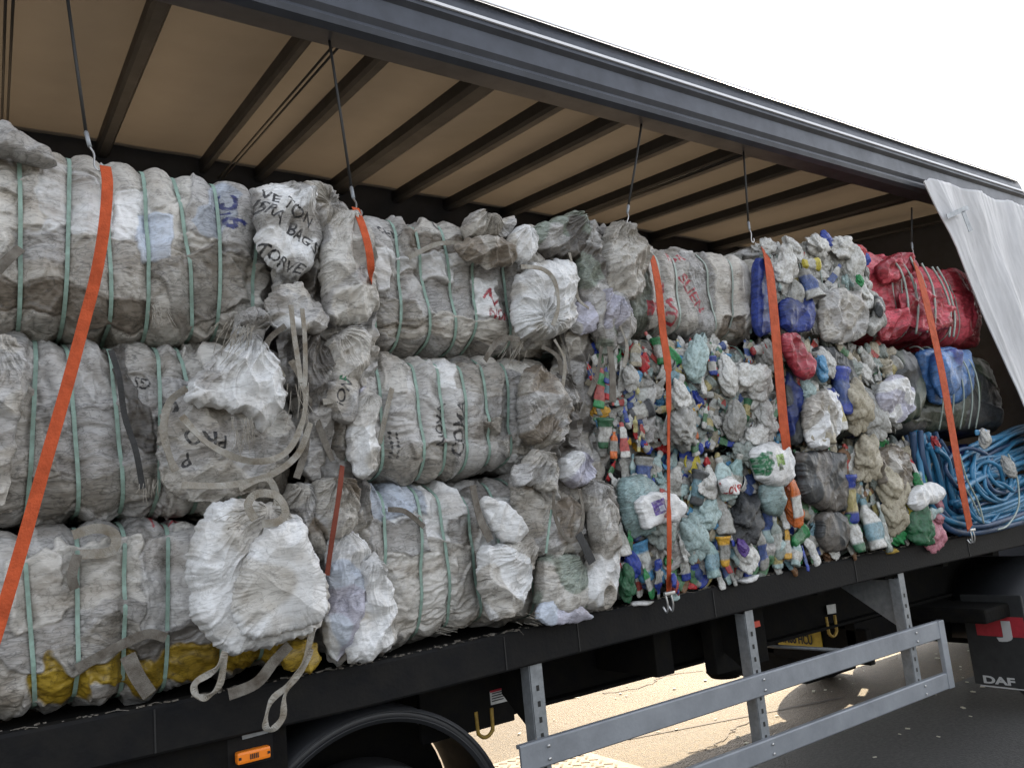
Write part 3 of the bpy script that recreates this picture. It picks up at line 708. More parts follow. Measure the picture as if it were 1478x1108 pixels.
def roof_sheet_mat():
    m = bpy.data.materials.new('translucent_roof_sheet'); m.use_nodes = True; nt = m.node_tree; L = nt.links
    b = nt.nodes['Principled BSDF']; b.inputs['Roughness'].default_value = .6
    tc = nt.nodes.new('ShaderNodeTexCoord'); n = nt.nodes.new('ShaderNodeTexNoise'); n.inputs['Scale'].default_value = 1.6; n.inputs['Detail'].default_value = 8
    L.new(tc.outputs['Object'], n.inputs['Vector'])
    r = nt.nodes.new('ShaderNodeValToRGB'); r.color_ramp.elements[0].position = .3; r.color_ramp.elements[0].color = (.035, .032, .028, 1); r.color_ramp.elements[1].position = .7; r.color_ramp.elements[1].color = (.09, .082, .074, 1)
    L.new(n.outputs['Fac'], r.inputs['Fac']); L.new(r.outputs[0], b.inputs['Base Color'])
    t = nt.nodes.new('ShaderNodeBsdfTranslucent'); t.inputs['Color'].default_value = (.33, .255, .18, 1)
    mx = nt.nodes.new('ShaderNodeMixShader'); mx.inputs[0].default_value = ROOF_T
    L.new(b.outputs[0], mx.inputs[1]); L.new(t.outputs[0], mx.inputs[2]); L.new(mx.outputs[0], nt.nodes['Material Output'].inputs['Surface'])
    return m
ROOF_T = .042
V = []; Fc = []; nx, ny = 120, 14
for i in range(nx):
    x = XL+(XR-XL)*i/(nx-1)
    for j in range(ny):
        y = .05+(YW-.06)*j/(ny-1); V.append((x, y, RZ(y)+.085+.02*math.sin(i*1.1)*math.sin(j/(ny-1)*math.pi)))
for i in range(nx-1):
    for j in range(ny-1): Fc.append((i*ny+j, (i+1)*ny+j, (i+1)*ny+j+1, i*ny+j+1))
MB().add(V, Fc).build('roof_sheet', roof_sheet_mat(), TR, True)
def beam(xn, w, name='roof_beam', dx=.1):
    mb = MB(); n = 10
    for i in range(n):
        pass
    y0, y1 = .06, 2.40; V = []; Fc = []
    for y in (y0, y1):
        x = xn+dx*(y-y0)/(y1-y0); z = RZ(y)
        V += [(x-w/2, y, z+.07), (x-w/2, y, z+.006), (x-w*.3, y, z-.012), (x+w*.3, y, z-.012), (x+w/2, y, z+.006), (x+w/2, y, z+.07)]
    for j in range(6): Fc.append((j, (j+1) % 6, 6+(j+1) % 6, 6+j))
    Fc += [tuple(range(5, -1, -1)), tuple(range(6, 12))]
    return mb.add(V, Fc).build(name, M['beam'], TR)
beams = [(-2.6, .1), (-1.9, .05), (-1.3, .05), (-.6, .05), (.08, .10), (.7, .075), (1.30, .05), (1.67, .07), (2.24, .14), (2.72, .08), (3.17, .09), (3.70, .075), (4.24, .14), (4.8, .06), (5.4, .07), (6.25, .12), (7.2, .055)]
for x, w in beams:
    bmo = beam(x, w)
    if x in (.08, 1.30, 4.24):
        mb = MB()
        for o_ in (.09, .115):
            mb.tube([(x+(o_ if x < 3 else -o_), .12, RZ(.12)-.04), (x+.1+(o_ if x < 3 else -o_), 2.35, RZ(2.35)-.04)], .006, 6)
        mb.build('tension_cable', M['cord'], bmo, True)
# headboard, rear frame, far curtain
MB().prism([(0, .03), (YW+.1, .03), (YW+.1, 3.05), (YW-.1, 3.0), (.05, 2.70), (0, 2.70)], XR, XR+.06).build('headboard', M['rail'], TR)
def curtain_mat(name, base, tr):
    m = bpy.data.materials.new(name); m.use_nodes = True; nt = m.node_tree; L = nt.links
    b = nt.nodes['Principled BSDF']; b.inputs['Roughness'].default_value = .55
    tc = nt.nodes.new('ShaderNodeTexCoord'); n = nt.nodes.new('ShaderNodeTexNoise'); n.inputs['Scale'].default_value = 3; n.inputs['Detail'].default_value = 9; n.inputs['Roughness'].default_value = .65
    mp = nt.nodes.new('ShaderNodeMapping'); mp.inputs['Scale'].default_value = (2.5, 2.5, .8); L.new(tc.outputs['Object'], mp.inputs['Vector']); L.new(mp.outputs[0], n.inputs['Vector'])
    r = nt.nodes.new('ShaderNodeValToRGB'); r.color_ramp.elements[0].position = .3; r.color_ramp.elements[0].color = tuple(c*.78 for c in base)+(1,); r.color_ramp.elements[1].position = .65; r.color_ramp.elements[1].color = (*base, 1)
    L.new(n.outputs['Fac'], r.inputs['Fac']); L.new(r.outputs[0], b.inputs['Base Color'])
    t = nt.nodes.new('ShaderNodeBsdfTranslucent'); t.inputs['Color'].default_value = (*base, 1)
    mx = nt.nodes.new('ShaderNodeMixShader'); mx.inputs[0].default_value = tr
    L.new(b.outputs[0], mx.inputs[1]); L.new(t.outputs[0], mx.inputs[2]); L.new(mx.outputs[0], nt.nodes['Material Output'].inputs['Surface'])
    return m
CURT = curtain_mat('off_white_curtain', (.62, .62, .64), .06); FCURT = curtain_mat('far_curtain', (.50, .41, .32), .22)
n = 300; V = []; Fc = []
for i in range(n):
    x = XL+(XR-XL)*i/(n-1)
    for z in (-.1, 1.3, 2.7): V.append((x, YW+.06+.02*math.sin(i*.5), z))
for i in range(n-1):
    for j in range(2): Fc.append((i*3+j, i*3+j+1, (i+1)*3+j+1, (i+1)*3+j))
MB().add(V, Fc).build('far_curtain', FCURT, TR, True)
# gathered near curtain at the right
nu, nv = 260, 130; uu = np.linspace(0, 1, nu)[:, None]; vv = np.linspace(0, 1, nv)[None]
zt = 2.57; zb = -.12
z = zt+(zb-zt)*vv+0*uu
edge = np.interp(vv[0], [0, .1, .7, 1], [5.74, 5.88, 6.58, 6.9])[None]      # leading edge swept back towards the bottom
x = edge+(XR+.05-edge)*uu
phase = uu*19+.8*np.sin(vv*3+uu*4)
fold = .05*np.sin(phase)*(.25+.75*smooth(0, .1, uu))*(.35+.65*vv)+.03*noise(uu*6+vv*2, vv*3, 5)+.005*noise(uu*30, vv*9+uu*14, 6)+.002*ridge(uu*40+vv*9, vv*11-uu*17, 7, 3)
y = -.085-fold-.05*vv*(1-uu)
sag = -.02*np.abs(np.sin(uu*14))*smooth(.25, 0, vv)-.05*smooth(.05, 0, uu)*smooth(.2, 0, vv)
P = np.stack([x+.02*np.sin(phase*1.0+1), y, z+sag], -1)
colr = np.ones(P.shape[:2]+(3,))*.5
cu = link('side_curtain', grid_mesh('side_curtain', P, False), CURT, TR)
sm_ = cu.modifiers.new('thick', 'SOLIDIFY'); sm_.thickness = .004
mb = MB(); mb.ribbon([P[0, j] for j in range(0, nv, 5)], .035, (1, 0, 0), .008); mb.build('curtain_hem', CURT, cu)
quad_at('curtain_patch', [(1366, 309), (1396, 296), (1400, 302), (1368, 316)], -.15, M['galv'], cu, .004)
quad_at('curtain_seam', [(1388, 306), (1393, 304), (1404, 332), (1399, 335)], -.15, M['galv'], cu, .004)

# ================================================================== tractor unit
TX = 5.25
TU = thing('tractor_unit', 'dark lorry tractor unit half hidden under the trailer, white letters on its mudflap', 'lorry', (6.4, 1.1, GZ))
mb = MB()
for y in (.70, 1.42): mb.box((TX, y, -.78), (9.6, y+.08, -.52), .006)
mb.box((TX, .62, -.80), (TX+.06, 1.58, -.56), .01); mb.box((5.5, .78, -.52), (7.2, 1.42, -.48), .01); mb.build('chassis_frame', M['chassis'], TU)
for y in (.13, YW-.13): wheel(6.98, y, TU, .49)
for y0 in (.06, 1.55):
    mudguard(6.98, GZ+.5, .60, y0, y0+.58, .02, math.pi*.97, TU)
MB().tube([(6.98, .3, GZ+.49), (6.98, 1.9, GZ+.49)], .09, 12).build('axle', M['chassis'], TU)
# mudflap facing the rear
FX = 6.25
mb = MB()
y_in = float(at(1392, 900, X=FX)[1]); zb_ = float(at(1400, 985, X=FX)[2]); print('FLAP', y_in, zb_, at(1478, 900, X=FX))
mb.box((FX, .03, zb_), (FX+.025, y_in, -.45), .006); fl = mb.build('mudflap', M['flap'], TU)
ztop = float(at(1410, 888, X=FX)[2]); zbt = float(at(1410, 916, X=FX)[2]); yl = float(at(1408, 900, X=FX)[1])
MB().box((FX-.004, .04, zbt), (FX-.001, yl, ztop), .001).build('red_panel', M['redp'], fl)
def text_part(txt, name, ylft, zbase, h, x, parent, m, wide=1.0, bold=.02):
    cu_ = bpy.data.curves.new('t', 'FONT'); cu_.body = txt; cu_.size = 1; cu_.offset = bold; cu_.extrude = .004; cu_.resolution_u = 4
    ob = bpy.data.objects.new('t', cu_); COL.objects.link(ob); dg = bpy.context.evaluated_depsgraph_get(); dg.update()
    me = bpy.data.meshes.new_from_object(ob.evaluated_get(dg)); bpy.data.objects.remove(ob); bpy.data.curves.remove(cu_)
    s = h/.70
    for v in me.vertices: a, b_, c_ = v.co; v.co = (x-.001+c_*.3, ylft-a*s*wide, zbase+b_*s)
    return link(name, me, m, parent)
text_part('DAF', 'lettering', float(at(1418, 975, X=FX)[1]), float(at(1418, 984, X=FX)[2]), .05, FX-.003, fl, M['flapw'], 1.65, .035)
MB().box((FX-.004, .05, float(at(1418, 989, X=FX)[2])-.002), (FX-.001, float(at(1416, 990, X=FX)[1]), float(at(1418, 989, X=FX)[2])+.006), 0).build('underline', M['flapw'], fl)
text_part('J', 'lettering', float(at(1446, 912, X=FX)[1]), zbt+.006, (ztop-zbt)*.72, FX-.006, fl, M['flapw'], 2.2, .05)
# number plate on the rear cross member
PX_ = 5.235; yl = float(at(1122, 918, X=PX_)[1]); yr = float(at(1186, 925, X=PX_)[1]); z1_ = float(at(1155, 909, X=PX_)[2]); z0_ = float(at(1155, 933, X=PX_)[2]); print('PLATE', yl, yr, z0_, z1_)
mb = MB(); mb.box((PX_, yr, z0_), (PX_+.006, yl, z1_), .002); pl_ = mb.build('number_plate', M['yellow'], TU)
text_part('HN66 HCU', 'lettering', yl-.02, z0_+.025, (z1_-z0_)*.55, PX_-.003, pl_, M['ink'], (yl-yr)/(.62), .02)
mb = MB(); mb.box((5.3, 1.2, -1.0), (5.95, 1.9, -.62), .03); mb.build('air_tank', M['chassis'], TU, True)
MB().box((5.9, .12, -.60), (6.3, .7, -.50), .02).build('mudguard_bracket', M['chassis'], TU)


# side tanks, cab (beyond the frame, they shade the yard)
for y0 in (.05, 1.85): MB().box((7.75, y0, -1.08), (8.9, y0+.6, -.55), .06).build('fuel_tank', M['chassis'], TU, True)
mb = MB(); mb.box((8.75, .02, -.55), (10.7, 2.48, 1.9), .12); mb.box((8.9, .0, -1.1), (10.8, 2.5, -.56), .08); cb = mb.build('cab', M['rail'], TU)
MB().box((10.69, .25, .3), (10.72, 2.25, 1.3), .02).build('windscreen', M['ink'], cb)
for y in (.13, YW-.13): wheel(9.9, y, TU, .49)
#PART3

# ================================================================== pressed bales of woven bags
GB = 'pressed bales stacked in three tiers on the trailer'
def W(px, py, Y=0.0):
    p = at(px, py, Y=Y); return float(p[0]), float(p[2])
def T_(txt, px, py, h, deg, ink, Y=0.0):
    x, z = W(px, py, Y); return (txt, x, z, h, math.radians(deg), ink)
INK, BLU, RED, GRN = (.03, .03, .035), (.035, .045, .19), (.42, .03, .05), (.02, .16, .07)
def fabric_bale(label, x0, x1, z0, z1, seed, tones, straps, patches=(), texts=(), nu=420, nf=300, npatch=28, strapm='strapg', w=.0125, hide=(), amp=1.12, **k):
    t = thing('bag_bale', label, 'bale', ((x0+x1)/2, .55, z0), GB)
    B = bale_body('bag_fabric', x0, x1, z0, z1, seed, tones, straps, t, nu=nu, nf=nf, npatch=npatch, patches=patches, texts=texts, amp=amp, **k)
    for s_ in straps: bale_strap(B, s_, t, M[strapm], w)
    return t, B
A1, _ = fabric_bale('long bale of stained pale woven bags, topmost at the left end, under the orange strap', -.34, 1.04, 1.165, 1.83, 11,
    ['warm', 'beige', 'grey', 'warm', 'white'], [-.12, .055, .20, .335, .455, .575, .70, .815, .955],
    patches=[(.36, 1.62, .10, .12, .1, 'white'), (.52, 1.60, .06, .10, 0, 'white'), (.60, 1.50, .05, .09, 0, 'blue'), (.25, 1.45, .09, .06, .1, 'grey'), (.82, 1.655, .055, .11, -.5, 'blue', 1.4), (.3, 1.27, .3, .05, -.1, 'brown'), (.75, 1.36, .14, .12, .5, 'beige', 1.2)],
    texts=[T_('C', 330, 287, .075, 100, BLU), T_('9', 340, 320, .08, 100, BLU), T_('C', 322, 298, .05, 20, BLU)], nu=560, nf=340, npatch=34)
A2, _ = fabric_bale('long grey bag bale at the left, middle tier, with a dark seam', -.34, 1.10, .56, 1.175, 23,
    ['grey', 'beige', 'grey', 'warm'], [-.1, .10, .235, .35, .475, .60, .70, .86],
    patches=[(.40, 1.0, .16, .17, .05, 'grey', 1.5), (.42, .75, .2, .2, 0, 'grey'), (.18, .8, .1, .2, .1, 'beige'), (.62, 1.1, .12, .07, -.1, 'warm'), (.30, .66, .3, .06, .05, 'beige'), (.52, .95, .03, .2, .25, 'dark', 1.4)],
    texts=[T_('ER1', 262, 697, .055, 165, INK), T_('S', 252, 583, .06, 90, INK), T_('GS', 208, 548, .03, 170, INK)], nu=560, nf=340, npatch=30)
A3, _ = fabric_bale('bottom left bale of creased grey bags with a band of yellow cloth along its foot', -.34, 1.12, .0, .57, 37,
    ['warm', 'grey', 'beige', 'grey'], [-.1, .09, .225, .35, .48, .61, .76, .93],
    patches=[(.62, .10, .34, .055, -.06, 'yellow'), (.3, .08, .08, .05, 0, 'yellow'), (.95, .09, .14, .06, 0, 'yellow'), (.25, .36, .08, .12, .1, 'warm', 1.3), (.42, .40, .12, .1, .0, 'warm', .2), (.62, .36, .09, .15, 0, 'grey', 1.4), (.40, .2, .10, .05, .5, 'beige'), (.62, .17, .12, .03, .25, 'dark')],
    texts=[T_('PER', 252, 745, .05, 10, RED), T_('O', 305, 728, .04, 20, RED)], nu=560, nf=320, npatch=28)
B1, _ = fabric_bale('topmost pale bale left of centre with black print along its rounded top', 1.17, 2.42, 1.165, 1.755, 41,
    ['white', 'warm', 'grey', 'warm'], [1.30, 1.41, 1.55, 1.66, 1.785, 1.90, 2.07],
    patches=[(1.38, 1.50, .12, .10, 0, 'white'), (1.65, 1.52, .15, .06, .05, 'white'), (1.62, 1.38, .06, .12, .3, 'grey', 1.4), (1.95, 1.40, .07, .09, 0, 'white'), (1.8, 1.62, .2, .035, -.05, 'brown'), (1.75, 1.26, .4, .05, 0, 'beige'), (1.42, 1.30, .2, .06, .1, 'beige')],
    texts=[T_('FEL', 572, 323, .05, 8, INK), T_('C', 635, 325, .05, 60, INK), T_('NON', 724, 452, .04, -5, RED), T_('Z', 712, 428, .06, 40, RED), T_('LJ', 505, 405, .03, 0, RED)], nu=460, nf=300)
B2, _ = fabric_bale('middle tier bale left of centre wrapped in grey bags with faded upright print', 1.17, 2.35, .635, 1.17, 53,
    ['grey', 'grey', 'beige', 'warm'], [1.28, 1.41, 1.58, 1.69, 1.80, 1.915, 2.03],
    patches=[(1.62, .93, .3, .17, 0, 'grey', .1), (1.74, 1.08, .06, .06, .1, 'white'), (1.47, 1.05, .05, .08, 0, 'warm'), (1.9, 1.05, .12, .08, -.2, 'warm')],
    texts=[T_('CDMA', 668, 615, .055, 82, INK), T_('NOVA', 640, 610, .045, 84, INK), T_('::::::', 571, 640, .05, 90, INK)], nu=440, nf=300)
B3, _ = fabric_bale('bottom tier bale left of centre, bluish white at the top and ragged below', 1.17, 2.42, .0, .645, 67,
    ['warm', 'white', 'grey', 'beige'], [1.27, 1.385, 1.545, 1.66, 1.79, 1.93, 2.05],
    patches=[(1.32, .55, .1, .08, 0, 'blue'), (1.5, .56, .12, .07, 0, 'blue'), (1.68, .55, .09, .08, 0, 'white'), (1.45, .40, .12, .09, .1, 'grey', 1.4), (1.95, .40, .13, .13, -.3, 'white', .8), (1.85, .52, .05, .1, .3, 'dark', 1.4), (2.0, .22, .2, .12, .1, 'beige', .2), (1.55, .2, .16, .14, 0, 'warm')], nu=460, nf=320, npatch=34)
C1, _ = fabric_bale('topmost bale right of centre of grey bags with smeared red print', 2.62, 3.86, 1.30, 1.81, 71,
    ['grey', 'warm', 'beige', 'grey'], [2.80, 3.07, 3.2, 3.45, 3.62],
    patches=[(3.12, 1.56, .18, .24, 0, 'warm', 1.2), (3.42, 1.55, .12, .25, .05, 'grey', 1.3), (3.62, 1.55, .14, .25, 0, 'beige', 1.1), (3.76, 1.6, .06, .2, 0, 'warm'), (2.85, 1.55, .10, .22, 0, 'green', 1.4), (3.6, 1.38, .1, .06, 0, 'brown')],
    texts=[T_('MES', 962, 440, .09, 5, RED), T_('O', 975, 455, .07, 30, RED), T_('SLIEN', 1008, 420, .07, -60, RED), T_('ROR', 985, 365, .05, 10, RED), T_('GI', 960, 410, .06, 0, RED)], strapm='wire', w=.012, nu=440, nf=260)

# ------------------------------------------------------------------ crushed containers
def lathe_proto(prof, seed, flat=.5, crush=.10, n=26, sq=2.0, lab=(.25, .6), cap=.88):
    rs = np.random.RandomState(seed); pr = np.array(prof, float)
    t = np.linspace(0, 1, 34); li = np.concatenate([[0], np.cumsum(np.hypot(np.diff(pr[:, 0]), np.diff(pr[:, 1])))]); li /= li[-1]
    zz = np.interp(t, li, pr[:, 0]); rr = np.interp(t, li, pr[:, 1]); th = np.linspace(0, 2*np.pi, n, endpoint=False)
    c, s = np.cos(th), np.sin(th); k = (np.abs(c)**sq+np.abs(s)**sq)**(-1/sq)
    X = rr[:, None]*(c*k)[None]; Y = rr[:, None]*(s*k)[None]*flat; Z = zz[:, None]+0*X
    d = ridge(Z*3.5+X*2, X*6+seed, seed, 1.5)*crush+noise(Z*4, th[None]*1.2, seed+3)*crush*.8
    f = smooth(.95, .7, zz)[:, None]
    X = X*(1-d*f*1.2)+.05*noise(Z*2.5, Z*0, seed+5)*f; Y = Y*(1-d*f*2.5)+.04*noise(Z*3, X*4, seed+6)*f
    P = np.stack([X, Y, Z-.5], -1)
    me = grid_mesh('container', P, True)
    lb = (((zz > lab[0]) & (zz < lab[1])) | (zz > cap)).astype(np.float32)
    a = me.attributes.new('lab', 'FLOAT', 'POINT'); a.data.foreach_set('value', np.repeat(lb, n)); me.materials.append(plas)
    return me
plas = plastic_mat()
bprof = [(0, 0), (.0, .13), (.03, .16), (.3, .16), (.34, .15), (.6, .16), (.7, .14), (.8, .06), (.86, .05), (.87, .07), (.97, .07), (1, .05), (1, 0)]
jprof = [(0, 0), (.0, .22), (.04, .25), (.55, .25), (.7, .2), (.84, .09), (.88, .08), (.89, .1), (.97, .1), (1, .08), (1, 0)]
tprof = [(0, 0), (0, .2), (.05, .24), (.9, .32), (.93, .36), (1, .36), (1, .33), (.5, .26), (.2, .2), (.2, 0)]
uprof = [(0, .02), (.02, .16), (.5, .14), (.8, .12), (.86, .07), (.98, .08), (1, .06), (1, 0)]
PROTO = {'bottle': [lathe_proto(bprof, s, .42, .15) for s in (1, 2, 3, 4)], 'jug': [lathe_proto(jprof, s, .5, .13, sq=3.5, lab=(.15, .5)) for s in (5, 6, 7)],
         'tub': [lathe_proto(tprof, s, .6, .12, lab=(.25, .7), cap=2) for s in (8, 9, 10)], 'tube': [lathe_proto(uprof, s, .35, .1, lab=(.2, .55)) for s in (11, 12)]}
def wad_proto(seed, n=60):
    th = np.linspace(0, 2*np.pi, n, endpoint=False)[None]; ph = np.linspace(0, np.pi, 40)[:, None]
    X = np.sin(ph)*np.cos(th); Y = np.sin(ph)*np.sin(th); Z = np.cos(ph)+0*th
    r = .5*(.92+.45*noise(X*1.4+Y, Z*1.4-Y, seed)+.28*np.sqrt(np.abs(noise(X*3.2+Y*1.4, Z*1.5-Y, seed+1)))+.12*np.sqrt(np.abs(noise(X*8+Y*3, Z*3-Y*3, seed+2)))-.12)
    P = np.stack([X*r*.8, Y*r*.5, Z*r*1.15], -1); me = grid_mesh('wad', P, True)
    a = me.attributes.new('lab', 'FLOAT', 'POINT'); a.data.foreach_set('value', (smooth(.2, .25, noise(X*1.5, Z*1.5, seed+7))*0).reshape(-1).astype(np.float32)); me.materials.append(plas); return me
PROTO['film_wad'] = [wad_proto(s) for s in (21, 22, 23, 24, 25, 26)]
def disc_proto():
    return lathe_proto([(0, 0), (0, .42), (.03, .5), (.10, .5), (.12, .46), (.07, .42), (.09, .1), (.09, 0)], 3, 1, .0, 40, lab=(2, 2), cap=3)
PROTO['lid'] = [disc_proto()]
def drum_proto(s, ex=2.0):
    return lathe_proto([(0, 0), (0, .3), (.03, .33), (.1, .33), (.12, .35), (.16, .33), (.5, .34), (.52, .36), (.56, .33), (.85, .32), (.92, .24), (1, .2), (1, 0)], s, .8, .10, 36, ex, lab=(2, 2), cap=3)
PROTO['drum'] = [drum_proto(31), drum_proto(32, 3)]
PC = {'w': (.58, .58, .56), 'g': (.36, .36, .34), 't': (.27, .31, .29), 'a': (.27, .40, .40), 'la': (.38, .50, .50), 'gr': (.02, .24, .07), 'dg': (.02, .12, .05), 'b': (.02, .05, .33), 'sb': (.08, .28, .5),
      'r': (.50, .02, .025), 'dr': (.30, .02, .02), 'o': (.62, .14, .02), 'y': (.60, .50, .05), 'ly': (.55, .52, .25), 'am': (.60, .33, .03), 'br': (.18, .09, .04), 'k': (.02, .022, .025), 'dk': (.06, .065, .07), 'be': (.40, .36, .27), 'v': (.08, .03, .22), 'pk': (.5, .2, .25)}
def put(kind, px, py, size, rot, c, Y, parent, tilt=0, var=None, sx=1.0, rs=random):
    me = PROTO[kind][(var if var is not None else rs.randrange(len(PROTO[kind]))) % len(PROTO[kind])]
    o = bpy.data.objects.new(kind, me); COL.objects.link(o); o.parent = parent
    p = at(px, py, Y=Y) if py is not None else px
    o.location = Vector(map(float, p))-Vector(parent.location)
    o.rotation_euler = (math.radians(rs.uniform(-18, 18)+tilt), math.radians(rot), math.radians(rs.uniform(-25, 25)))
    if kind == 'lid': o.rotation_euler = (math.radians(90+rs.uniform(-12, 12)+tilt), math.radians(rs.uniform(-10, 10)), math.radians(rot))
    o.scale = (size*sx, size, size); col = PC[c]; k = rs.uniform(.85, 1.12)
    o.color = (col[0]*k, col[1]*k, col[2]*k, 1); return o
def container_bale(label, x0, x1, z0, z1, seed, mix, items, wires, ends=True, nb=300, nw=70, wirem='wire', ww=.008, flat=False, core=('dark', 'grey', 'coal', 'warm', 'dark', 'white', 'dark', 'grey', 'royal', 'white', 'dark', 'sea'), loc=None, sizes=(.09, .16), y0=.06, cat='bale', name='container_bale', fill=None):
    rs = random.Random(seed); t = thing(name, label, cat, ((x0+x1)/2, .55, z0), GB)
    B = bale_body('pressed_core', x0+.02, x1-.02, z0-.015, z1+.015, seed, list(core), [], t, y0=y0+.005, nu=340, nf=230, npatch=90, ex=5, psz=.36, amp=1.15)
    cnt = {}
    def add(kind, *a, **k):
        if cnt.get(kind, 0) >= 99: return
        cnt[kind] = cnt.get(kind, 0)+1; put(kind, *a, **k)
    tot = nb+nw; nxg = int(math.sqrt(tot*(x1-x0)/(z1-z0))); nzg = int(math.ceil(tot/nxg))
    cells = [(i, j) for i in range(nxg) for j in range(nzg)]; rs.shuffle(cells)
    for n_, (i, j) in enumerate(cells):
        x = x0+.03+(x1-x0-.06)*(i+rs.uniform(.1, .9))/nxg; z = z0+.03+(z1-z0-.06)*(j+rs.uniform(.1, .9))/nzg
        e = min(x-x0, x1-x, z-z0, z1-z); y = y0-.03-min(.02, e*.3)+rs.uniform(-.02, .025)
        if e < .03: y += .03
        if n_ >= nb: y += .022
        kind = (rs.choice(['bottle', 'bottle', 'bottle', 'jug', 'tub', 'tube']) if n_ < nb else 'film_wad')
        add(kind, (x, y, z), None, rs.uniform(*sizes)*(1.12 if kind != 'film_wad' else .8), rs.gauss(0, 50) if kind != 'film_wad' else rs.uniform(0, 180), rs.choice(mix), 0, t, sx=rs.uniform(.8, 1.2), rs=rs)
    if ends:      # the end of the bale that shows in the gap, and its shoulder
        for k in range(26):
            y = rs.uniform(.1, .8); z = rs.uniform(z0+.05, z1-.05)
            kind = rs.choice(['bottle', 'tub', 'film_wad', 'tube', 'film_wad'])
            add(kind, (x0+rs.uniform(-.02, .02), y, z), None, rs.uniform(*sizes), rs.uniform(-40, 40), rs.choice(mix), 0, t, rs=rs)
        for k in range(int((x1-x0)*16)):
            add('film_wad', (x0+.05+(x1-x0-.1)*rs.random(), rs.uniform(.08, .3), z1-.02), None, rs.uniform(.09, .15), rs.uniform(0, 180), rs.choice(mix), 0, t, rs=rs)
    for it in items:
        kind, px, py, size, rot, c = it[:6]; kw = it[6] if len(it) > 6 else {}
        Yv = kw.pop('Y', -.035); put(kind, px, py, size, rot, c, Yv, t, rs=rs, **kw)
    for s_ in wires:
        n = 40; yc, zc, a, b_, ex = B['base']; a += .055; b_ += .015; pts = []
        for k in range(n):
            p = 2*math.pi*k/n; cs, sn = math.cos(p), math.sin(p)
            pts.append((s_+.02*sn+.006*math.sin(k*1.3+s_*9), yc+a*math.copysign(abs(cs)**(2/5), cs), zc+b_*math.copysign(abs(sn)**(2/5), sn)))
        if flat: MB().ribbon(pts+[pts[0]], ww*2, (1, 0, 0), .002).build('strap', M[wirem], t)
        else: MB().tube(pts, ww/2, 6, closed=True).build('strap', M[wirem], t, True)
    return t, B
mixA = ['w', 'w', 'g', 'g', 't', 't', 'la', 'be', 'dk', 'g', 'w', 'g', 't', 'be', 't', 'g', 'w', 'w', 't', 'g', 'g', 'be', 'br', 'sb', 'dg', 'w', 't', 'g', 'w', 'r', 'b', 'w', 'gr', 'w', 'b', 'la', 'am', 'la', 'w', 'r', 'sb']
C2, _ = container_bale('middle bale of crushed bottles right of centre, with a green bottle', 2.47, 3.86, .68, 1.27, 101, mixA, [
    ('tube', 866, 560, .20, 15, 'gr'), ('bottle', 875, 540, .10, 20, 'b'), ('bottle', 851, 535, .09, -20, 'r'), ('tub', 872, 625, .14, 0, 'dg'), ('bottle', 886, 640, .14, 5, 'o'), ('tube', 900, 635, .17, 0, 'w'),
    ('bottle', 917, 612, .08, 0, 'ly'), ('bottle', 923, 638, .09, 0, 'ly'), ('bottle', 903, 598, .08, 0, 'b'), ('jug', 918, 510, .13, 5, 'be'), ('film_wad', 910, 545, .10, 0, 'w'), ('bottle', 915, 555, .10, -40, 'ly'),
    ('film_wad', 1004, 520, .20, 20, 'la', {'sx': .8}), ('bottle', 1012, 545, .18, 0, 'w'), ('tub', 1028, 528, .10, 0, 'b'), ('bottle', 1026, 519, .06, 90, 'o'), ('bottle', 1035, 535, .06, 0, 'r'),
    ('film_wad', 1050, 545, .18, 0, 'w'), ('film_wad', 1095, 560, .17, 30, 'w'), ('film_wad', 1080, 545, .2, 80, 'w'), ('film_wad', 1110, 515, .17, 10, 'g'), ('tub', 1094, 505, .10, 80, 'dr'), ('bottle', 1083, 522, .06, 90, 'sb'),
    ('jug', 1002, 640, .12, -15, 'w'), ('film_wad', 1000, 630, .07, 0, 'o'), ('film_wad', 1010, 647, .05, 0, 'b'), ('film_wad', 985, 615, .25, 60, 'g'), ('bottle', 1018, 600, .13, 10, 'w'), ('bottle', 1006, 588, .08, 60, 'am'),
    ('film_wad', 1060, 610, .17, 0, 'g'), ('film_wad', 1105, 605, .17, 0, 'w'), ('bottle', 1097, 597, .05, 0, 'r'), ('film_wad', 1090, 630, .14, 60, 'w'), ('film_wad', 982, 570, .15, 30, 'w'), ('film_wad', 1075, 655, .16, 90, 't')],
    [2.98, 3.2, 3.45, 3.62], wirem='strapg', flat=True, ww=.007, nb=300, nw=70, sizes=(.08, .135))
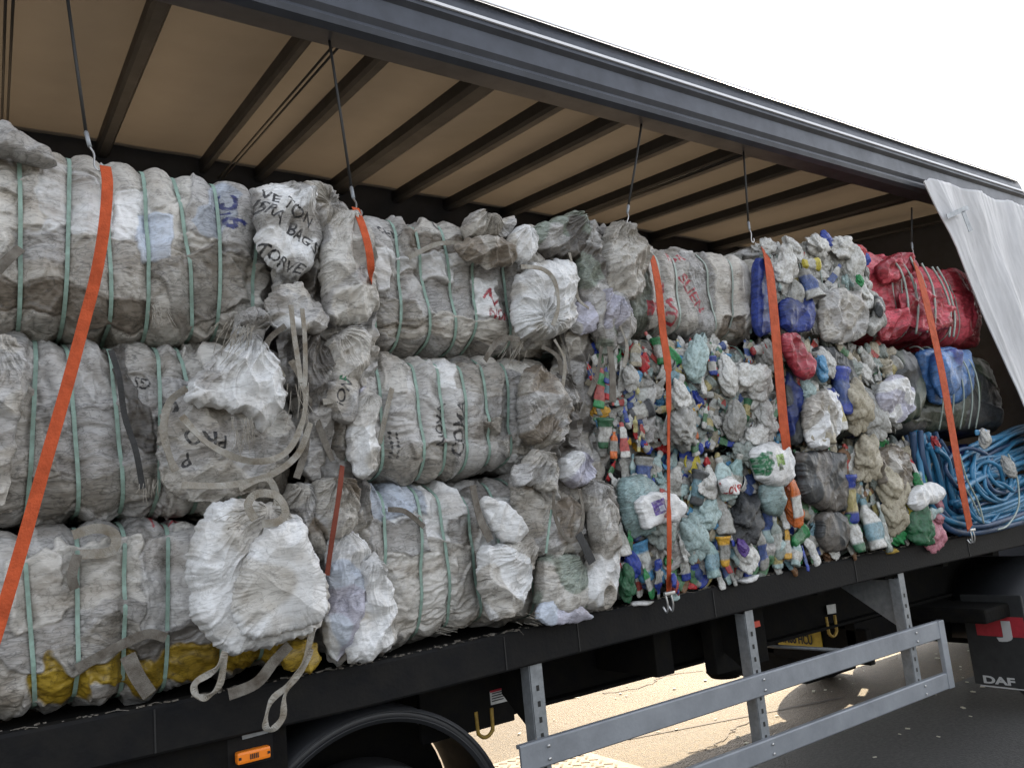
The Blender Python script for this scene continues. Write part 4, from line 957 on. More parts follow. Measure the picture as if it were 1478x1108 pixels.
C3, _ = container_bale('bottom bale of crushed jugs and tubs with a yellow lid, right of centre', 2.52, 3.84, .03, .66, 113, mixA+['la', 'a', 'la'], [
    ('lid', 1010, 667, .11, 0, 'y', {'Y': -.04}), ('film_wad', 1020, 700, .17, 60, 'w'), ('tub', 1008, 705, .17, 20, 'dk'),
    ('jug', 1045, 690, .22, -10, 'la'), ('jug', 1062, 685, .22, 10, 'a'), ('film_wad', 1052, 700, .09, 0, 'r'), ('film_wad', 1050, 696, .11, 0, 'w'), 
    ('film_wad', 1075, 748, .24, 40, 'k'), ('jug', 1042, 740, .22, 5, 'g'), ('bottle', 1110, 745, .28, 0, 'la'), ('bottle', 1122, 775, .24, -10, 't'), ('tube', 1136, 782, .18, 5, 'am'), ('jug', 1150, 795, .16, 20, 'la'),
    ('tube', 893, 765, .24, 0, 'w'), ('bottle', 908, 785, .13, 0, 'gr'), ('bottle', 902, 815, .08, 90, 'r'), ('film_wad', 912, 815, .10, 0, 'b'), ('film_wad', 905, 840, .12, 0, 'dg'), ('bottle', 935, 838, .17, -20, 'gr'), ('bottle', 975, 845, .22, 115, 'b', {'Y': -.09}), ('bottle', 950, 835, .18, 170, 'b'),
    ('bottle', 958, 780, .13, 0, 'w'), ('tub', 1003, 798, .10, 0, 'br'), ('film_wad', 1020, 740, .16, 60, 'la'), ('bottle', 1026, 760, .13, 90, 'sb'), ('tub', 1045, 795, .15, 0, 'am'), ('bottle', 1048, 810, .12, 0, 'dr'), ('bottle', 1053, 770, .13, 0, 'b'), ('film_wad', 1075, 800, .17, 0, 'w'),
    ('film_wad', 1072, 790, .08, 0, 'v', {'Y': -.08}), ('bottle', 1085, 765, .22, -35, 'w'), ('bottle', 1100, 790, .24, -12, 'g'), ('film_wad', 950, 760, .18, 0, 't'), ('bottle', 985, 790, .14, -8, 'w'), ('film_wad', 1000, 775, .18, 0, 'la'), ('jug', 1025, 800, .22, 0, 'a')],
    [2.66, 2.98, 3.12, 3.3, 3.5, 3.62], wirem='strapg', flat=True, ww=.007, nb=200, nw=50, sizes=(.10, .18))
D1, _ = container_bale('topmost bale of white crumpled plastic with a blue drum, beside the red bale', 3.90, 4.98, 1.36, 1.90, 127, ['w', 'w', 'w', 'g', 'la', 'g', 'w'], [
('lid', 1204, 389, .26, 0, 'dk', {'Y': -.08, 'sx': 1.15}), ('tub', 1170, 381, .12, 90, 'y', {'Y': -.12}), ('tub', 1168, 410, .20, 170, 'g', {'Y': -.06}), ('film_wad', 1192, 346, .10, 0, 'b'), ('film_wad', 1249, 374, .08, 0, 'b'),
    ('film_wad', 1240, 362, .1, 0, 'r'), ('film_wad', 1245, 425, .18, 0, 'w'), ('film_wad', 1241, 404, .07, 0, 'gr', {'Y': -.1}), ('film_wad', 1232, 385, .2, 0, 'w'), ('film_wad', 1180, 355, .18, 90, 'w'), ('film_wad', 1215, 358, .2, 90, 'w'),
    ('film_wad', 1136, 372, .16, 0, 'w'), ('film_wad', 1132, 392, .18, 30, 'w'), ('film_wad', 1145, 360, .16, 0, 'w'), ('tub', 1268, 445, .20, 70, 'dk', {'Y': -.08}), ('tub', 1262, 467, .20, 60, 'g', {'Y': -.08}), ('film_wad', 1147, 430, .15, 0, 'g')],
    [4.02, 4.22, 4.42, 4.60], nb=16, nw=80, sizes=(.11, .19), y0=.04)
D2, _ = container_bale('middle bale of pale film between the orange strap and the dark green crates', 3.92, 5.12, .74, 1.32, 139, ['be', 'g', 'w', 'g', 't', 'be'], [
('film_wad', 1190, 520, .17, 0, 'w'), ('film_wad', 1186, 533, .13, 0, 'sb', {'Y': -.08}), ('film_wad', 1165, 562, .12, 0, 'la'), ('jug', 1180, 595, .38, 5, 'be', {'Y': -.05}), ('film_wad', 1200, 575, .10, 0, 'b', {'Y': -.05}),
    ('tub', 1215, 565, .28, 5, 'b'), ('tube', 1210, 590, .26, -5, 'w', {'Y': -.06}), ('film_wad', 1235, 585, .26, 0, 'be'), ('film_wad', 1255, 600, .26, 0, 'g')],
    [4.25, 4.42, 4.6, 4.85], nb=50, nw=60, sizes=(.12, .18))
D3, _ = container_bale('bottom bale of crushed drums, bottles and film beside the blue pipes', 3.90, 5.34, .04, .68, 151, ['g', 'w', 't', 'be', 'g', 'w', 'gr', 'be', 'br', 't'], [
('tube', 1148, 720, .30, -10, 'o', {'Y': -.08}), ('film_wad', 1143, 730, .16, 0, 'o'), ('bottle', 1130, 745, .14, 0, 'w'), ('tub', 1153, 775, .14, 60, 'gr'), ('bottle', 1162, 805, .14, 0, 'b'), ('tub', 1225, 720, .28, 0, 'b', {'Y': -.04, 'sx': .6}),
    ('tub', 1232, 770, .22, 0, 'dg'), ('film_wad', 1250, 660, .24, 30, 'be'), ('film_wad', 1285, 700, .28, 0, 'be'), ('tub', 1295, 715, .22, 180, 'g'), ('bottle', 1318, 675, .24, 30, 'r', {'Y': -.06}), ('tub', 1325, 693, .22, 90, 'gr', {'Y': -.06}), 
    ('film_wad', 1347, 728, .22, 0, 'pk'), ('film_wad', 1305, 728, .13, 0, 'y'), ('bottle', 1340, 745, .26, 75, 'la', {'Y': -.08}), ('film_wad', 1320, 750, .28, 0, 'dg'), ('jug', 1257, 755, .30, 0, 'w'), ('bottle', 1275, 760, .3, 0, 't'), ('film_wad', 1345, 770, .20, 0, 'pk'), ('film_wad', 1290, 745, .2, 0, 'be'), ('bottle', 1170, 790, .2, -25, 'w')],
    [4.0, 4.2, 4.4, 4.62, 4.85, 5.02], nb=90, nw=60, sizes=(.11, .19))
# red, green and blue loads at the far end
E1, Be = fabric_bale('scarlet bale of folded plastic sheeting tied with grey wire, top tier by the curtain', 5.02, 6.62, 1.37, 1.99, 163, ['red', 'red', 'red', 'dred'], [5.3, 5.45, 5.62, 5.78, 5.98, 6.10],
    patches=[(5.55, 1.55, .2, .1, -.2, 'red', .3), (5.8, 1.75, .3, .1, .1, 'red', .4), (5.35, 1.6, .12, .2, 0, 'dred', 1.4), (5.5, 1.62, .06, .07, 0, 'dark')], strapm='wire', w=.014, nu=320, nf=220, npatch=16, amp=1.0, baseamp=1.0)
for nm, ol, Y, T, sd_, th in [('folded_sheet', [(1262, 385), (1290, 366), (1310, 366), (1322, 388), (1300, 402), (1275, 410)], -.0, .07, 5, .3), ('folded_sheet', [(1298, 425), (1345, 415), (1378, 440), (1380, 470), (1330, 480), (1304, 462)], -.02, .05, 6, -.3),
                              ('folded_sheet', [(1272, 452), (1296, 446), (1308, 462), (1300, 485), (1275, 492), (1266, 475)], -.04, .10, 7, 1.3)]:
    sack(nm, ol, Y, T, sd_, ['red', 'dred'], E1, amp=1.1, th=th, nr=60, nth=150, scale=1.0, an=.8)
for k, pp in enumerate([[(1286, 372), (1302, 395), (1311, 440), (1307, 480)], [(1296, 372), (1315, 400), (1325, 440), (1322, 482)], [(1312, 368), (1326, 400), (1336, 440), (1338, 480)], [(1330, 380), (1345, 410), (1350, 445), (1349, 470)], [(1345, 385), (1362, 415), (1372, 450), (1370, 486)], [(1352, 385), (1368, 415), (1378, 455), (1376, 486)]]):
    MB().tube(catmull([at(*p, Y=-.07+.02*abs(i-1.5)) for i, p in enumerate(pp)], 5), .0075, 6).build('strap', M['wire'], E1, True)
t = E2 = thing('crate_bale', 'middle tier bale of dark green crates and bright blue tubs bound with pale wire', 'bale', (5.8, .55, .70), GB)
B = bale_body('green_crates', 5.16, 6.75, .70, 1.33, 171, ['dgreen', 'dgreen', 'coal'], [], t, nu=200, nf=140, npatch=10, ex=5, amp=.6, y0=.06)
for ol, Y, T, sd_, tn, th in [([(1320, 508), (1350, 502), (1388, 505), (1404, 540), (1396, 572), (1370, 586), (1342, 580), (1326, 545)], .03, .10, 11, ['sky', 'sky'], 1.3), ([(1345, 510), (1378, 506), (1385, 560), (1360, 575), (1345, 550)], -.05, .10, 12, ['sky', 'royal'], 1.5), ([(1285, 505), (1315, 510), (1330, 560), (1325, 600), (1300, 610), (1288, 560)], .02, .10, 13, ['dgreen', 'coal'], 1.4)]:
    sack('blue_tub' if tn[0] == 'sky' else 'green_crate', ol, Y, T, sd_, tn, t, amp=.7, th=th, nr=50, nth=140, scale=2.0)
for s_ in (5.5, 5.64, 5.78, 5.9, 6.0):
    pts = [at(W(0, 0)[0], 0, Y=0)]*0
    P = [(s_, .10, 1.325), (s_-.01, .03, 1.315), (s_+.02, -.045, 1.2), (s_+.03, -.06, 1.05), (s_+.03, -.04, .9), (s_+.02, .01, .74)]
    MB().tube(catmull(P, 5), .006, 6).build('wire', M['wire'], t, True)
# blue pipe bundle
t = E3 = thing('pipe_bundle', 'tangled bundle of blue plastic pipe on the deck at the far right', 'pipe bundle', (5.9, .5, .0), GB)
bale_body('pressed_core', 5.40, 6.7, .03, .66, 177, ['navy', 'coal'], [], t, nu=120, nf=90, npatch=4, ex=4, amp=.6, y0=.14)
rs = random.Random(4)
for i in range(34):      # lengths that drop from the top and turn along the deck
    a = i/34; px = 1322+a*48; Y = .07-rs.uniform(0, .13)
    pts = [(px-10+rs.uniform(-6, 6), 622+rs.uniform(-4, 22)+a*8), (px+rs.uniform(-5, 5), 665), (px+9+rs.uniform(-6, 6), 705+a*6), (px+22+rs.uniform(-6, 6), 738-a*5), (px+48, 760-a*22+rs.uniform(-5, 6)), (px+90, 765-a*40+rs.uniform(-5, 5)), (px+150, 755-a*60)]
    P = [at(*p, Y=Y+rs.uniform(-.02, .02)) for p in pts]; P = [np.array([p[0], p[1], max(p[2], .03)]) for p in P]
    MB().tube(catmull(P, 5), rs.choice([.015, .019, .022]), 7).build('pipe', M['bluecab'] if rs.random() < .8 else M['darkcab'], t, True)
for i in range(46):      # lengths lying along the bundle
    zf = rs.random(); y_ = 635+zf*128; Y = .06-rs.uniform(0, .12)-.05*math.sin(zf*3.1)
    pts = [(1385+rs.uniform(-12, 18), y_+14+rs.uniform(-4, 8)), (1405, y_+6), (1430, y_-2+rs.uniform(-5, 5)), (1455, y_-9+rs.uniform(-5, 5)), (1480, y_-18+rs.uniform(-8, 8)), (1510, y_-30)]
    P = [at(*p, Y=Y) for p in pts]; P = [np.array([p[0], p[1]+.02*k, max(p[2], .03)]) for k, p in enumerate(P)]
    MB().tube(catmull(P, 5), rs.choice([.013, .016, .020]), 7).build('pipe', M['bluecab'] if rs.random() < .75 else M['darkcab'], t, True)
for i in range(8):      # stray loops
    cx_ = rs.uniform(1395, 1465); cy_ = rs.uniform(640, 735); w_ = rs.uniform(15, 40); h_ = rs.uniform(18, 45)
    P = [at(cx_+w_*math.cos(a_)+rs.uniform(-3, 3), cy_+h_*math.sin(a_), Y=-.06+.03*math.sin(2*a_)) for a_ in np.linspace(.3, rs.uniform(3.5, 6), 10)]
    P = [np.array([p[0], p[1], max(p[2], .03)]) for p in P]
    MB().tube(catmull(P, 4), .014, 6).build('pipe', M['bluecab'] if rs.random() < .8 else M['darkcab'], t, True)
put('film_wad', 1421, 633, .12, 0, 'w', -.1, t); put('bottle', 1418, 623, .13, 90, 'sb', -.1, t); put('film_wad', 1456, 675, .13, 0, 'g', -.12, t); put('film_wad', 1350, 640, .1, 0, 'r', -.02, t)
for pp in ([(1385, 655), (1395, 690), (1412, 725), (1420, 755)], [(1455, 655), (1468, 690), (1470, 730), (1455, 757), (1440, 764)], [(1383, 690), (1400, 715), (1415, 745)]):
    MB().tube(catmull([at(*p, Y=-.13) for p in pp], 5), .006, 6).build('wire', M['wire'], t, True)
#PART4

# ================================================================== drums, film and sheets that belong to the far bales
def piece(nm, ol, Y, T, sd_, tones, par, th=1.4, amp=.8, scale=.9, **k):
    return sack(nm, ol, Y, T*.7, sd_, tones, par, amp=amp, th=th, scale=scale, **k)
piece('drum', [(1088, 380), (1096, 372), (1106, 392), (1113, 430), (1112, 478), (1096, 486), (1088, 470)], -.02, .06, 1, ['royal', 'royal'], D1, amp=.4)
piece('drum', [(1124, 435), (1140, 430), (1168, 432), (1174, 455), (1168, 478), (1140, 480), (1126, 470)], -.03, .07, 2, ['royal', 'navy'], D1, amp=.4)
piece('film_sheet', [(1184, 425), (1205, 416), (1240, 425), (1248, 455), (1240, 488), (1210, 497), (1186, 490), (1179, 455)], -.04, .10, 3, ['beige', 'grey'], D1, th=.4)
piece('red_sack', [(1128, 482), (1148, 481), (1160, 498), (1171, 525), (1168, 546), (1158, 550), (1142, 528), (1130, 505)], -.08, .10, 6, ['dred', 'dred'], D2, amp=.7, th=1.0)
piece('film_sheet', [(1268, 555), (1290, 540), (1312, 560), (1318, 590), (1300, 610), (1275, 605), (1266, 580)], -.08, .10, 7, ['white', 'lilac'], D2, amp=.9)
piece('film_sheet', [(1160, 580), (1185, 560), (1208, 570), (1212, 620), (1190, 648), (1168, 645), (1158, 615)], -.05, .09, 8, ['beige', 'white'], D2, amp=1)
piece('dark_sheet', [(1170, 505), (1195, 500), (1225, 520), (1240, 560), (1222, 575), (1200, 545)], .0, .06, 10, ['coal', 'coal'], D2, amp=.5)
piece('dark_sheet', [(1136, 520), (1150, 530), (1160, 575), (1156, 640), (1140, 640), (1134, 580)], .0, .05, 11, ['coal', 'navy'], D2, amp=.5)
piece('drum', [(1146, 655), (1180, 650), (1215, 655), (1222, 700), (1215, 740), (1180, 735), (1152, 715)], -.02, .10, 13, ['coal', 'dark'], D3, amp=.35)
piece('drum', [(1178, 742), (1200, 736), (1218, 745), (1220, 775), (1212, 795), (1190, 795), (1178, 775)], -.02, .10, 14, ['coal', 'dark'], D3, amp=.3)
piece('milk_bottle', [(1312, 710), (1325, 698), (1348, 696), (1360, 712), (1350, 726), (1335, 728), (1320, 738), (1311, 728)], -.1, .08, 15, ['white', 'white'], D3, amp=.5)
piece('film_sheet', [(1262, 655), (1285, 640), (1308, 660), (1312, 700), (1295, 712), (1268, 700)], -.03, .08, 17, ['brown', 'beige'], D3, amp=1.3)
piece('bottle_side', [(892, 692), (922, 684), (944, 700), (950, 730), (940, 770), (908, 775), (894, 735)], -.03, .10, 18, ['sea', 'sea'], C3, amp=.35)
piece('oval_tub', [(914, 724), (938, 710), (972, 712), (991, 733), (978, 752), (945, 758), (928, 765), (922, 745)], -.10, .05, 19, ['white', 'white'], C3, amp=.35, texts=[('BOX', W(950, 731, -.12)[0], W(950, 731, -.12)[1], .075, .25, (.13, .07, .36)), ('BOX', W(953, 733, -.12)[0], W(953, 733, -.12)[1], .03, .25, (.5, .55, .7)), ('BLOB', W(960, 743, -.12)[0], W(960, 743, -.12)[1], .04, .3, (.5, .12, .1))])
piece('milk_bottle', [(1083, 648), (1108, 637), (1132, 642), (1145, 665), (1143, 695), (1120, 705), (1095, 695), (1084, 672)], -.08, .12, 20, ['white', 'white'], C3, amp=.45, texts=[('BLOB', W(1100, 672, -.13)[0], W(1100, 672, -.13)[1], .15, .6, (.02, .17, .07)), ('BOX', W(1122, 664, -.13)[0], W(1122, 664, -.13)[1], .07, .1, (.22, .38, .06)), ('BOX', W(1123, 674, -.13)[0], W(1123, 674, -.13)[1], .04, .1, (.03, .06, .03))])
piece('bottle_side', [(1098, 700), (1120, 698), (1128, 720), (1124, 745), (1108, 742), (1098, 725)], -.06, .10, 21, ['sea', 'sea'], C3, amp=.3)
piece('printed_wrapper', [(1040, 692), (1055, 687), (1068, 700), (1063, 714), (1046, 712)], -.1, .03, 24, ['white', 'white'], C3, amp=.5, texts=[('Love', W(1054, 703, -.1)[0], W(1054, 703, -.1)[1], .055, .1, (.5, .02, .02))])
for i, (cx, cy, rx, ry, tn) in enumerate([(1000, 522, 16, 28, 'white'), (1052, 520, 22, 16, 'grey'), (1085, 560, 32, 22, 'white'), (1108, 515, 18, 22, 'grey'), (985, 610, 22, 28, 'beige'), (1048, 600, 24, 30, 'grey'), (1078, 600, 22, 28, 'warm'), (1105, 600, 18, 28, 'white'),
                                          (965, 540, 14, 24, 'grey'), (975, 575, 16, 18, 'white'), (1015, 555, 16, 20, 'grey'), (1040, 640, 24, 16, 'beige'), (1095, 640, 24, 14, 'grey'), (930, 560, 14, 24, 'grey'), (860, 600, 14, 30, 'dark'), (930, 620, 14, 24, 'grey')]):
    ol = [(cx+rx*(1+.18*math.sin(a_*3+i))*math.cos(a_), cy+ry*(1+.15*math.cos(a_*4+i))*math.sin(a_)) for a_ in np.linspace(0, 2*math.pi, 9)[:-1]]
    if i % 3 != 0: continue
    piece('flattened_pack', ol, .01, .03, 60+i, [tn, 'grey' if i % 2 else 'green'], C2, th=1.5 if i % 3 else .3, amp=1.1, scale=.6)
for i, (cx, cy, rx, ry, tn) in enumerate([(1010, 745, 22, 18, 'green'), (985, 700, 16, 18, 'grey'), (1072, 745, 24, 20, 'coal'), (1060, 800, 18, 26, 'grey'), (1100, 780, 16, 34, 'grey'), (1030, 790, 20, 30, 'green'), (965, 800, 14, 26, 'grey'), (895, 780, 10, 40, 'white'), (940, 800, 14, 30, 'dark'), (1130, 740, 10, 30, 'green')]):
    ol = [(cx+rx*(1+.18*math.sin(a_*3+i))*math.cos(a_), cy+ry*(1+.15*math.cos(a_*4+i))*math.sin(a_)) for a_ in np.linspace(0, 2*math.pi, 9)[:-1]]
    if i % 2: continue
    piece('flattened_pack', ol, .01, .03, 90+i, [tn, 'grey'], C3, th=1.5, amp=.9, scale=1)

# ================================================================== second row of bales, glimpsed in the gaps
def copy_tree(o, parent=None):
    c = o.copy(); COL.objects.link(c); c.parent = parent
    for ch in [q for q in bpy.data.objects if q.parent is o and q is not c]: copy_tree(ch, c)
    return c
for src, dx in ((A1, .75), (A2, .75), (A3, .75), (B1, .75), (B2, .75), (B3, .75)):
    c = src.copy(); COL.objects.link(c); c.location = Vector(src.location)+Vector((dx-.1, 1.14, 0))
    c['label'] = 'dim second-row bale of woven bags, barely seen through gaps in the front row'; c['group'] = 'second row of bales behind the front row'
    for ch in [q for q in bpy.data.objects if q.parent is src and q.name.startswith('bag_fabric')]:
        d = ch.copy(); COL.objects.link(d); d.parent = c
MB_ = None

for par, pts, w_, mm in [(A3, [(184, 945), (198, 975), (216, 1002)], .045, 'loopd'), (A3, [(110, 965), (160, 938), (210, 915), (240, 920)], .03, 'loopd'), (A3, [(105, 772), (140, 762), (166, 772), (160, 795), (115, 800)], .03, 'loop'), (A3, [(112, 800), (104, 830), (108, 850)], .028, 'loopd'),
                         (A2, [(160, 505), (172, 545), (180, 600), (196, 650), (206, 705)], .018, 'coalweb'), (A1, [(-5, 392), (12, 374), (30, 358)], .03, 'loopd'),
                         (B1, [(590, 372), (632, 352), (672, 352)], .02, 'loop'), (B2, [(548, 640), (556, 600), (566, 560)], .02, 'loop'), (B3, [(560, 735), (585, 738), (612, 760)], .02, 'loopd'), ]:
    band(pts, [-.005-.012*(k % 2) for k in range(len(pts))], w_, M[mm], par, 'webbing_strip', 5, .15)

# ================================================================== loose bags stuffed between the bales
GL = 'loose bags stuffed into the gaps between bales'
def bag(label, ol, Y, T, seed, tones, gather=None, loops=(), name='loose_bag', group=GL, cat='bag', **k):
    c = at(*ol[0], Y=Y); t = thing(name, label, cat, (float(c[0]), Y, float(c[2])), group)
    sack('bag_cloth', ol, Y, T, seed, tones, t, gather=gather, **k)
    for lp_ in loops:
        pts, w, mm = lp_[0], lp_[1], lp_[2]; yy = lp_[3] if len(lp_) > 3 else Y-T*.6
        band(pts, yy, w, M[mm], t, tw=lp_[4] if len(lp_) > 4 else .4)
    return t
bag('big bright white bag hanging over the bottom left bale, tied off at its top', [(290, 742), (325, 722), (365, 722), (405, 728), (430, 745), (448, 790), (470, 840), (472, 880), (450, 915), (420, 925), (370, 938), (325, 945), (300, 925), (272, 880), (268, 820), (272, 775)], -.10, .12, 201,
    ['white', 'warm', 'white'], gather=(385, 735), th=.5, scale=1.7, amp=.8, an=.35, loops=[([(368, 750), (358, 728), (372, 712), (400, 716), (412, 738), (402, 752), (378, 756)], .032, 'loop', -.23, .2), ([(325, 940), (312, 965), (282, 985), (284, 1003), (300, 1005), (318, 985), (324, 945)], .026, 'loop', -.17, .9), ([(452, 905), (440, 950), (420, 985), (392, 1010), (383, 1045), (392, 1052), (408, 1035), (412, 1000), (436, 965), (450, 935)], .026, 'loop', -.16, .9)])
bag('torn white bag with frayed threads over the middle left bale', [(340, 458), (352, 448), (376, 450), (382, 470), (374, 492), (398, 520), (410, 560), (402, 600), (378, 622), (352, 600), (318, 590), (292, 588), (265, 582), (272, 552), (300, 520), (328, 495)], -.10, .08, 203,
    ['white', 'grey', 'white'], gather=(360, 480), th=1.2, amp=1.2, loops=[([(372, 508), (395, 520), (410, 545)], .02, 'loop'), ([(270, 560), (245, 580), (236, 620), (245, 660), (254, 680)], .03, 'loop', -.09, .5), ([(262, 600), (300, 640), (360, 665), (410, 655), (436, 610), (440, 560), (420, 520)], .028, 'loop', -.15, .6)], stripes=0)
bag('rounded end bag with upside-down black print under the torn white bag', [(240, 580), (290, 560), (350, 560), (400, 575), (425, 620), (415, 665), (385, 700), (330, 722), (270, 725), (232, 700), (225, 640)], -.03, .09, 205,
    ['grey', 'warm', 'beige'], th=.2, texts=[T_('PRO', 296, 632, .05, 168, INK, -.1), T_('P', 272, 662, .05, 200, INK, -.1), T_('S', 250, 582, .05, 90, INK, -.1)], loops=[([(262, 700), (330, 700), (390, 685), (430, 655), (448, 610)], .028, 'loop', -.13, .3), ([(345, 705), (385, 690), (400, 720), (390, 745)], .028, 'loop', -.13, .6)])
bag('white printed bag bunched up at the top beside the leftmost bale', [(362, 275), (395, 266), (432, 266), (452, 285), (460, 320), (462, 350), (448, 385), (428, 408), (400, 395), (372, 365), (366, 320)], -.03, .11, 207,
    ['white', 'white', 'grey'], gather=(430, 270), th=.8, amp=.9, texts=[T_('VE TON', 412, 302, .042, -28, INK, -.08), T_('ISRA BAGS', 415, 328, .042, -32, INK, -.08), T_('STORVE', 402, 372, .04, -28, INK, -.08)])
bag('pale grey sack standing upright left of the second orange strap', [(462, 340), (472, 312), (495, 303), (515, 318), (528, 350), (538, 400), (545, 450), (520, 468), (490, 472), (466, 458), (460, 400)], -.04, .12, 209, ['warm', 'grey', 'warm'], gather=(497, 305), th=1.4)
bag('knotted beige bag with a folded top between the printed bag and the grey sack', [(430, 272), (455, 264), (478, 275), (486, 300), (480, 330), (462, 345), (448, 320)], -.02, .08, 211, ['beige', 'grey'], gather=(470, 300), th=1.2)
bag('small grey bundle wedged under the printed bag with a hanging loop', [(385, 425), (405, 412), (432, 408), (446, 425), (466, 445), (475, 462), (462, 482), (430, 484), (398, 475), (384, 455)], -.08, .09, 213, ['beige', 'grey', 'white'], th=.3,
    loops=[([(420, 440), (424, 480), (430, 520), (434, 552)], .022, 'loop', -.2, .1), ([(436, 445), (440, 490), (440, 552), (432, 556)], .02, 'loop', -.2, .1), ([(412, 470), (388, 490), (380, 520)], .025, 'loopd', -.14)])
bag('dark draped bag in the gap below the small grey bundle', [(425, 480), (452, 470), (470, 500), (480, 560), (478, 640), (462, 690), (438, 690), (428, 640), (436, 580), (424, 530)], -.02, .08, 215, ['dark', 'grey'], gather=(445, 480), th=1.4, amp=1.3,
    loops=[([(445, 560), (455, 600), (470, 640), (480, 665)], .03, 'loopd'), ([(438, 590), (442, 640), (428, 690)], .03, 'loopd', -.12)])
bag('lilac grey bag bulging out above the torn green-lettered sheet', [(462, 500), (485, 480), (512, 472), (530, 490), (530, 520), (515, 550), (490, 556), (465, 548)], -.03, .09, 217, ['lilac', 'grey', 'warm'], gather=(480, 480), th=.5, amp=.8)
bag('torn sheet with green and black letters between the two middle bales', [(470, 552), (505, 540), (522, 552), (520, 590), (500, 612), (478, 605), (466, 580)], -.06, .06, 219, ['grey', 'beige'], th=.6, texts=[T_('iON', 495, 566, .04, 65, INK, -.1), T_('F', 496, 548, .035, 65, GRN, -.1)], loops=[([(466, 580), (495, 578), (512, 588)], .03, 'loop')])
bag('twisted lilac strip of bag hanging by the thin dark red strap', [(508, 590), (528, 556), (542, 575), (532, 620), (545, 650), (540, 680), (520, 692), (502, 665), (500, 625)], -.07, .06, 221, ['lilac', 'white', 'warm'], gather=(530, 560), th=1.5, amp=1.2)
bag('brown-grey crumpled bag below the middle gap, left of the bluish bale', [(448, 700), (470, 688), (502, 692), (515, 715), (512, 750), (498, 775), (470, 780), (450, 755)], -.02, .09, 223, ['beige', 'grey', 'brown'], gather=(480, 690), th=.9, amp=1.2)
bag('bluish white bag hanging beside the big bright white bag', [(468, 790), (492, 765), (518, 770), (530, 800), (524, 850), (512, 905), (490, 955), (470, 940), (462, 890), (470, 840)], -.05, .08, 225, ['blue', 'lilac', 'white'], gather=(500, 762), th=1.4)
bag('tall white bag standing on the deck left of the bottom bluish bale', [(520, 812), (540, 800), (556, 830), (568, 870), (572, 925), (556, 942), (528, 955), (500, 956), (508, 900), (520, 860)], -.08, .08, 227, ['white', 'warm', 'white'], gather=(532, 800), th=1.5, amp=1.1)
bag('dirty brown bag crumpled behind the white bags above the deck', [(410, 700), (440, 695), (462, 720), (470, 770), (466, 810), (448, 800), (430, 760), (412, 730)], .0, .08, 229, ['brown', 'grey', 'beige'], gather=(430, 700), th=1.1, amp=1.3)
bag('yellow cloth scrap with grey webbing crammed above the deck edge', [(405, 930), (440, 922), (458, 930), (462, 955), (448, 972), (415, 968), (400, 950)], -.06, .05, 231, ['yellow', 'yellow'], th=.4, amp=1, loops=[([(418, 930), (395, 955), (370, 985), (330, 1002)], .045, 'loopd', -.1, .1)])
bag('grey bag corner draped over the left edge of the middle bale', [(-30, 480), (0, 482), (30, 500), (48, 540), (35, 570), (28, 600), (20, 660), (5, 730), (-30, 740)], -.07, .07, 233, ['warm', 'grey', 'beige'], gather=(0, 480), th=.9)
bag('grey white folded bag lying over the top left corner of the topmost bale', [(-30, 190), (0, 178), (25, 196), (52, 206), (78, 226), (80, 242), (50, 240), (10, 225), (-30, 222)], -.02, .08, 235, ['lilac', 'grey'], th=-.5, amp=.8)
# between the second and third columns
bag('big pale bag with a rolled rim at the right end of the topmost middle bale', [(742, 400), (765, 382), (800, 376), (824, 378), (826, 420), (822, 465), (805, 485), (775, 492), (750, 488), (738, 465), (736, 425)], -.03, .12, 241, ['white', 'warm', 'white'], gather=(770, 470), th=.7, amp=1.1,
    loops=[([(752, 385), (782, 388), (800, 405), (806, 440), (798, 470)], .025, 'loop', -.17, .3), ([(750, 490), (728, 488), (712, 500), (700, 520)], .03, 'loopd', -.12, .3)])
bag('tiny white bag like a hood on top of the brown folded bag', [(728, 350), (742, 330), (758, 325), (772, 345), (770, 368), (752, 382), (736, 372)], -.06, .08, 243, ['white', 'warm'], gather=(756, 328), th=1.2, amp=.7)
bag('grey crumpled bag on top of the bale left of the hood-like white bag', [(666, 325), (678, 308), (700, 312), (718, 318), (736, 314), (740, 335), (726, 348), (700, 346), (670, 342)], -.02, .08, 245, ['grey', 'warm', 'beige'], gather=(695, 310), th=1.0, amp=1.2)
bag('brown earthy bag folded over the green straps of the topmost middle bale', [(655, 352), (690, 342), (730, 348), (745, 368), (738, 384), (705, 386), (680, 378), (662, 366)], -.07, .06, 247, ['brown', 'beige'], th=.1, amp=1.3)
bag('grey green crumpled heap at the top of the gap right of centre', [(768, 330), (800, 316), (832, 312), (842, 340), (840, 375), (815, 378), (785, 372), (768, 355)], .0, .09, 249, ['green', 'grey', 'dark'], gather=(835, 315), th=1.1, amp=1.4)
bag('long dark draped bag hanging down the gap right of the rolled rim bag', [(832, 318), (850, 330), (860, 370), (872, 420), (884, 470), (886, 505), (868, 510), (852, 470), (838, 430), (830, 380)], -.03, .08, 251, ['green', 'dark', 'grey'], gather=(838, 315), th=1.45, amp=1.4,
    loops=[([(822, 365), (830, 400), (834, 430), (850, 445)], .02, 'loop', -.1), ([(880, 500), (884, 540), (884, 580)], .045, 'loopd', -.12, .05), ([(868, 500), (862, 540), (850, 570)], .03, 'loopd', -.08)])
bag('beige sack gathered at the neck at the left end of the red-printed bale', [(868, 345), (880, 322), (900, 326), (920, 345), (930, 380), (926, 420), (905, 436), (880, 428), (866, 395)], -.03, .11, 253, ['warm', 'beige'], gather=(893, 322), th=1.2, amp=1.2)
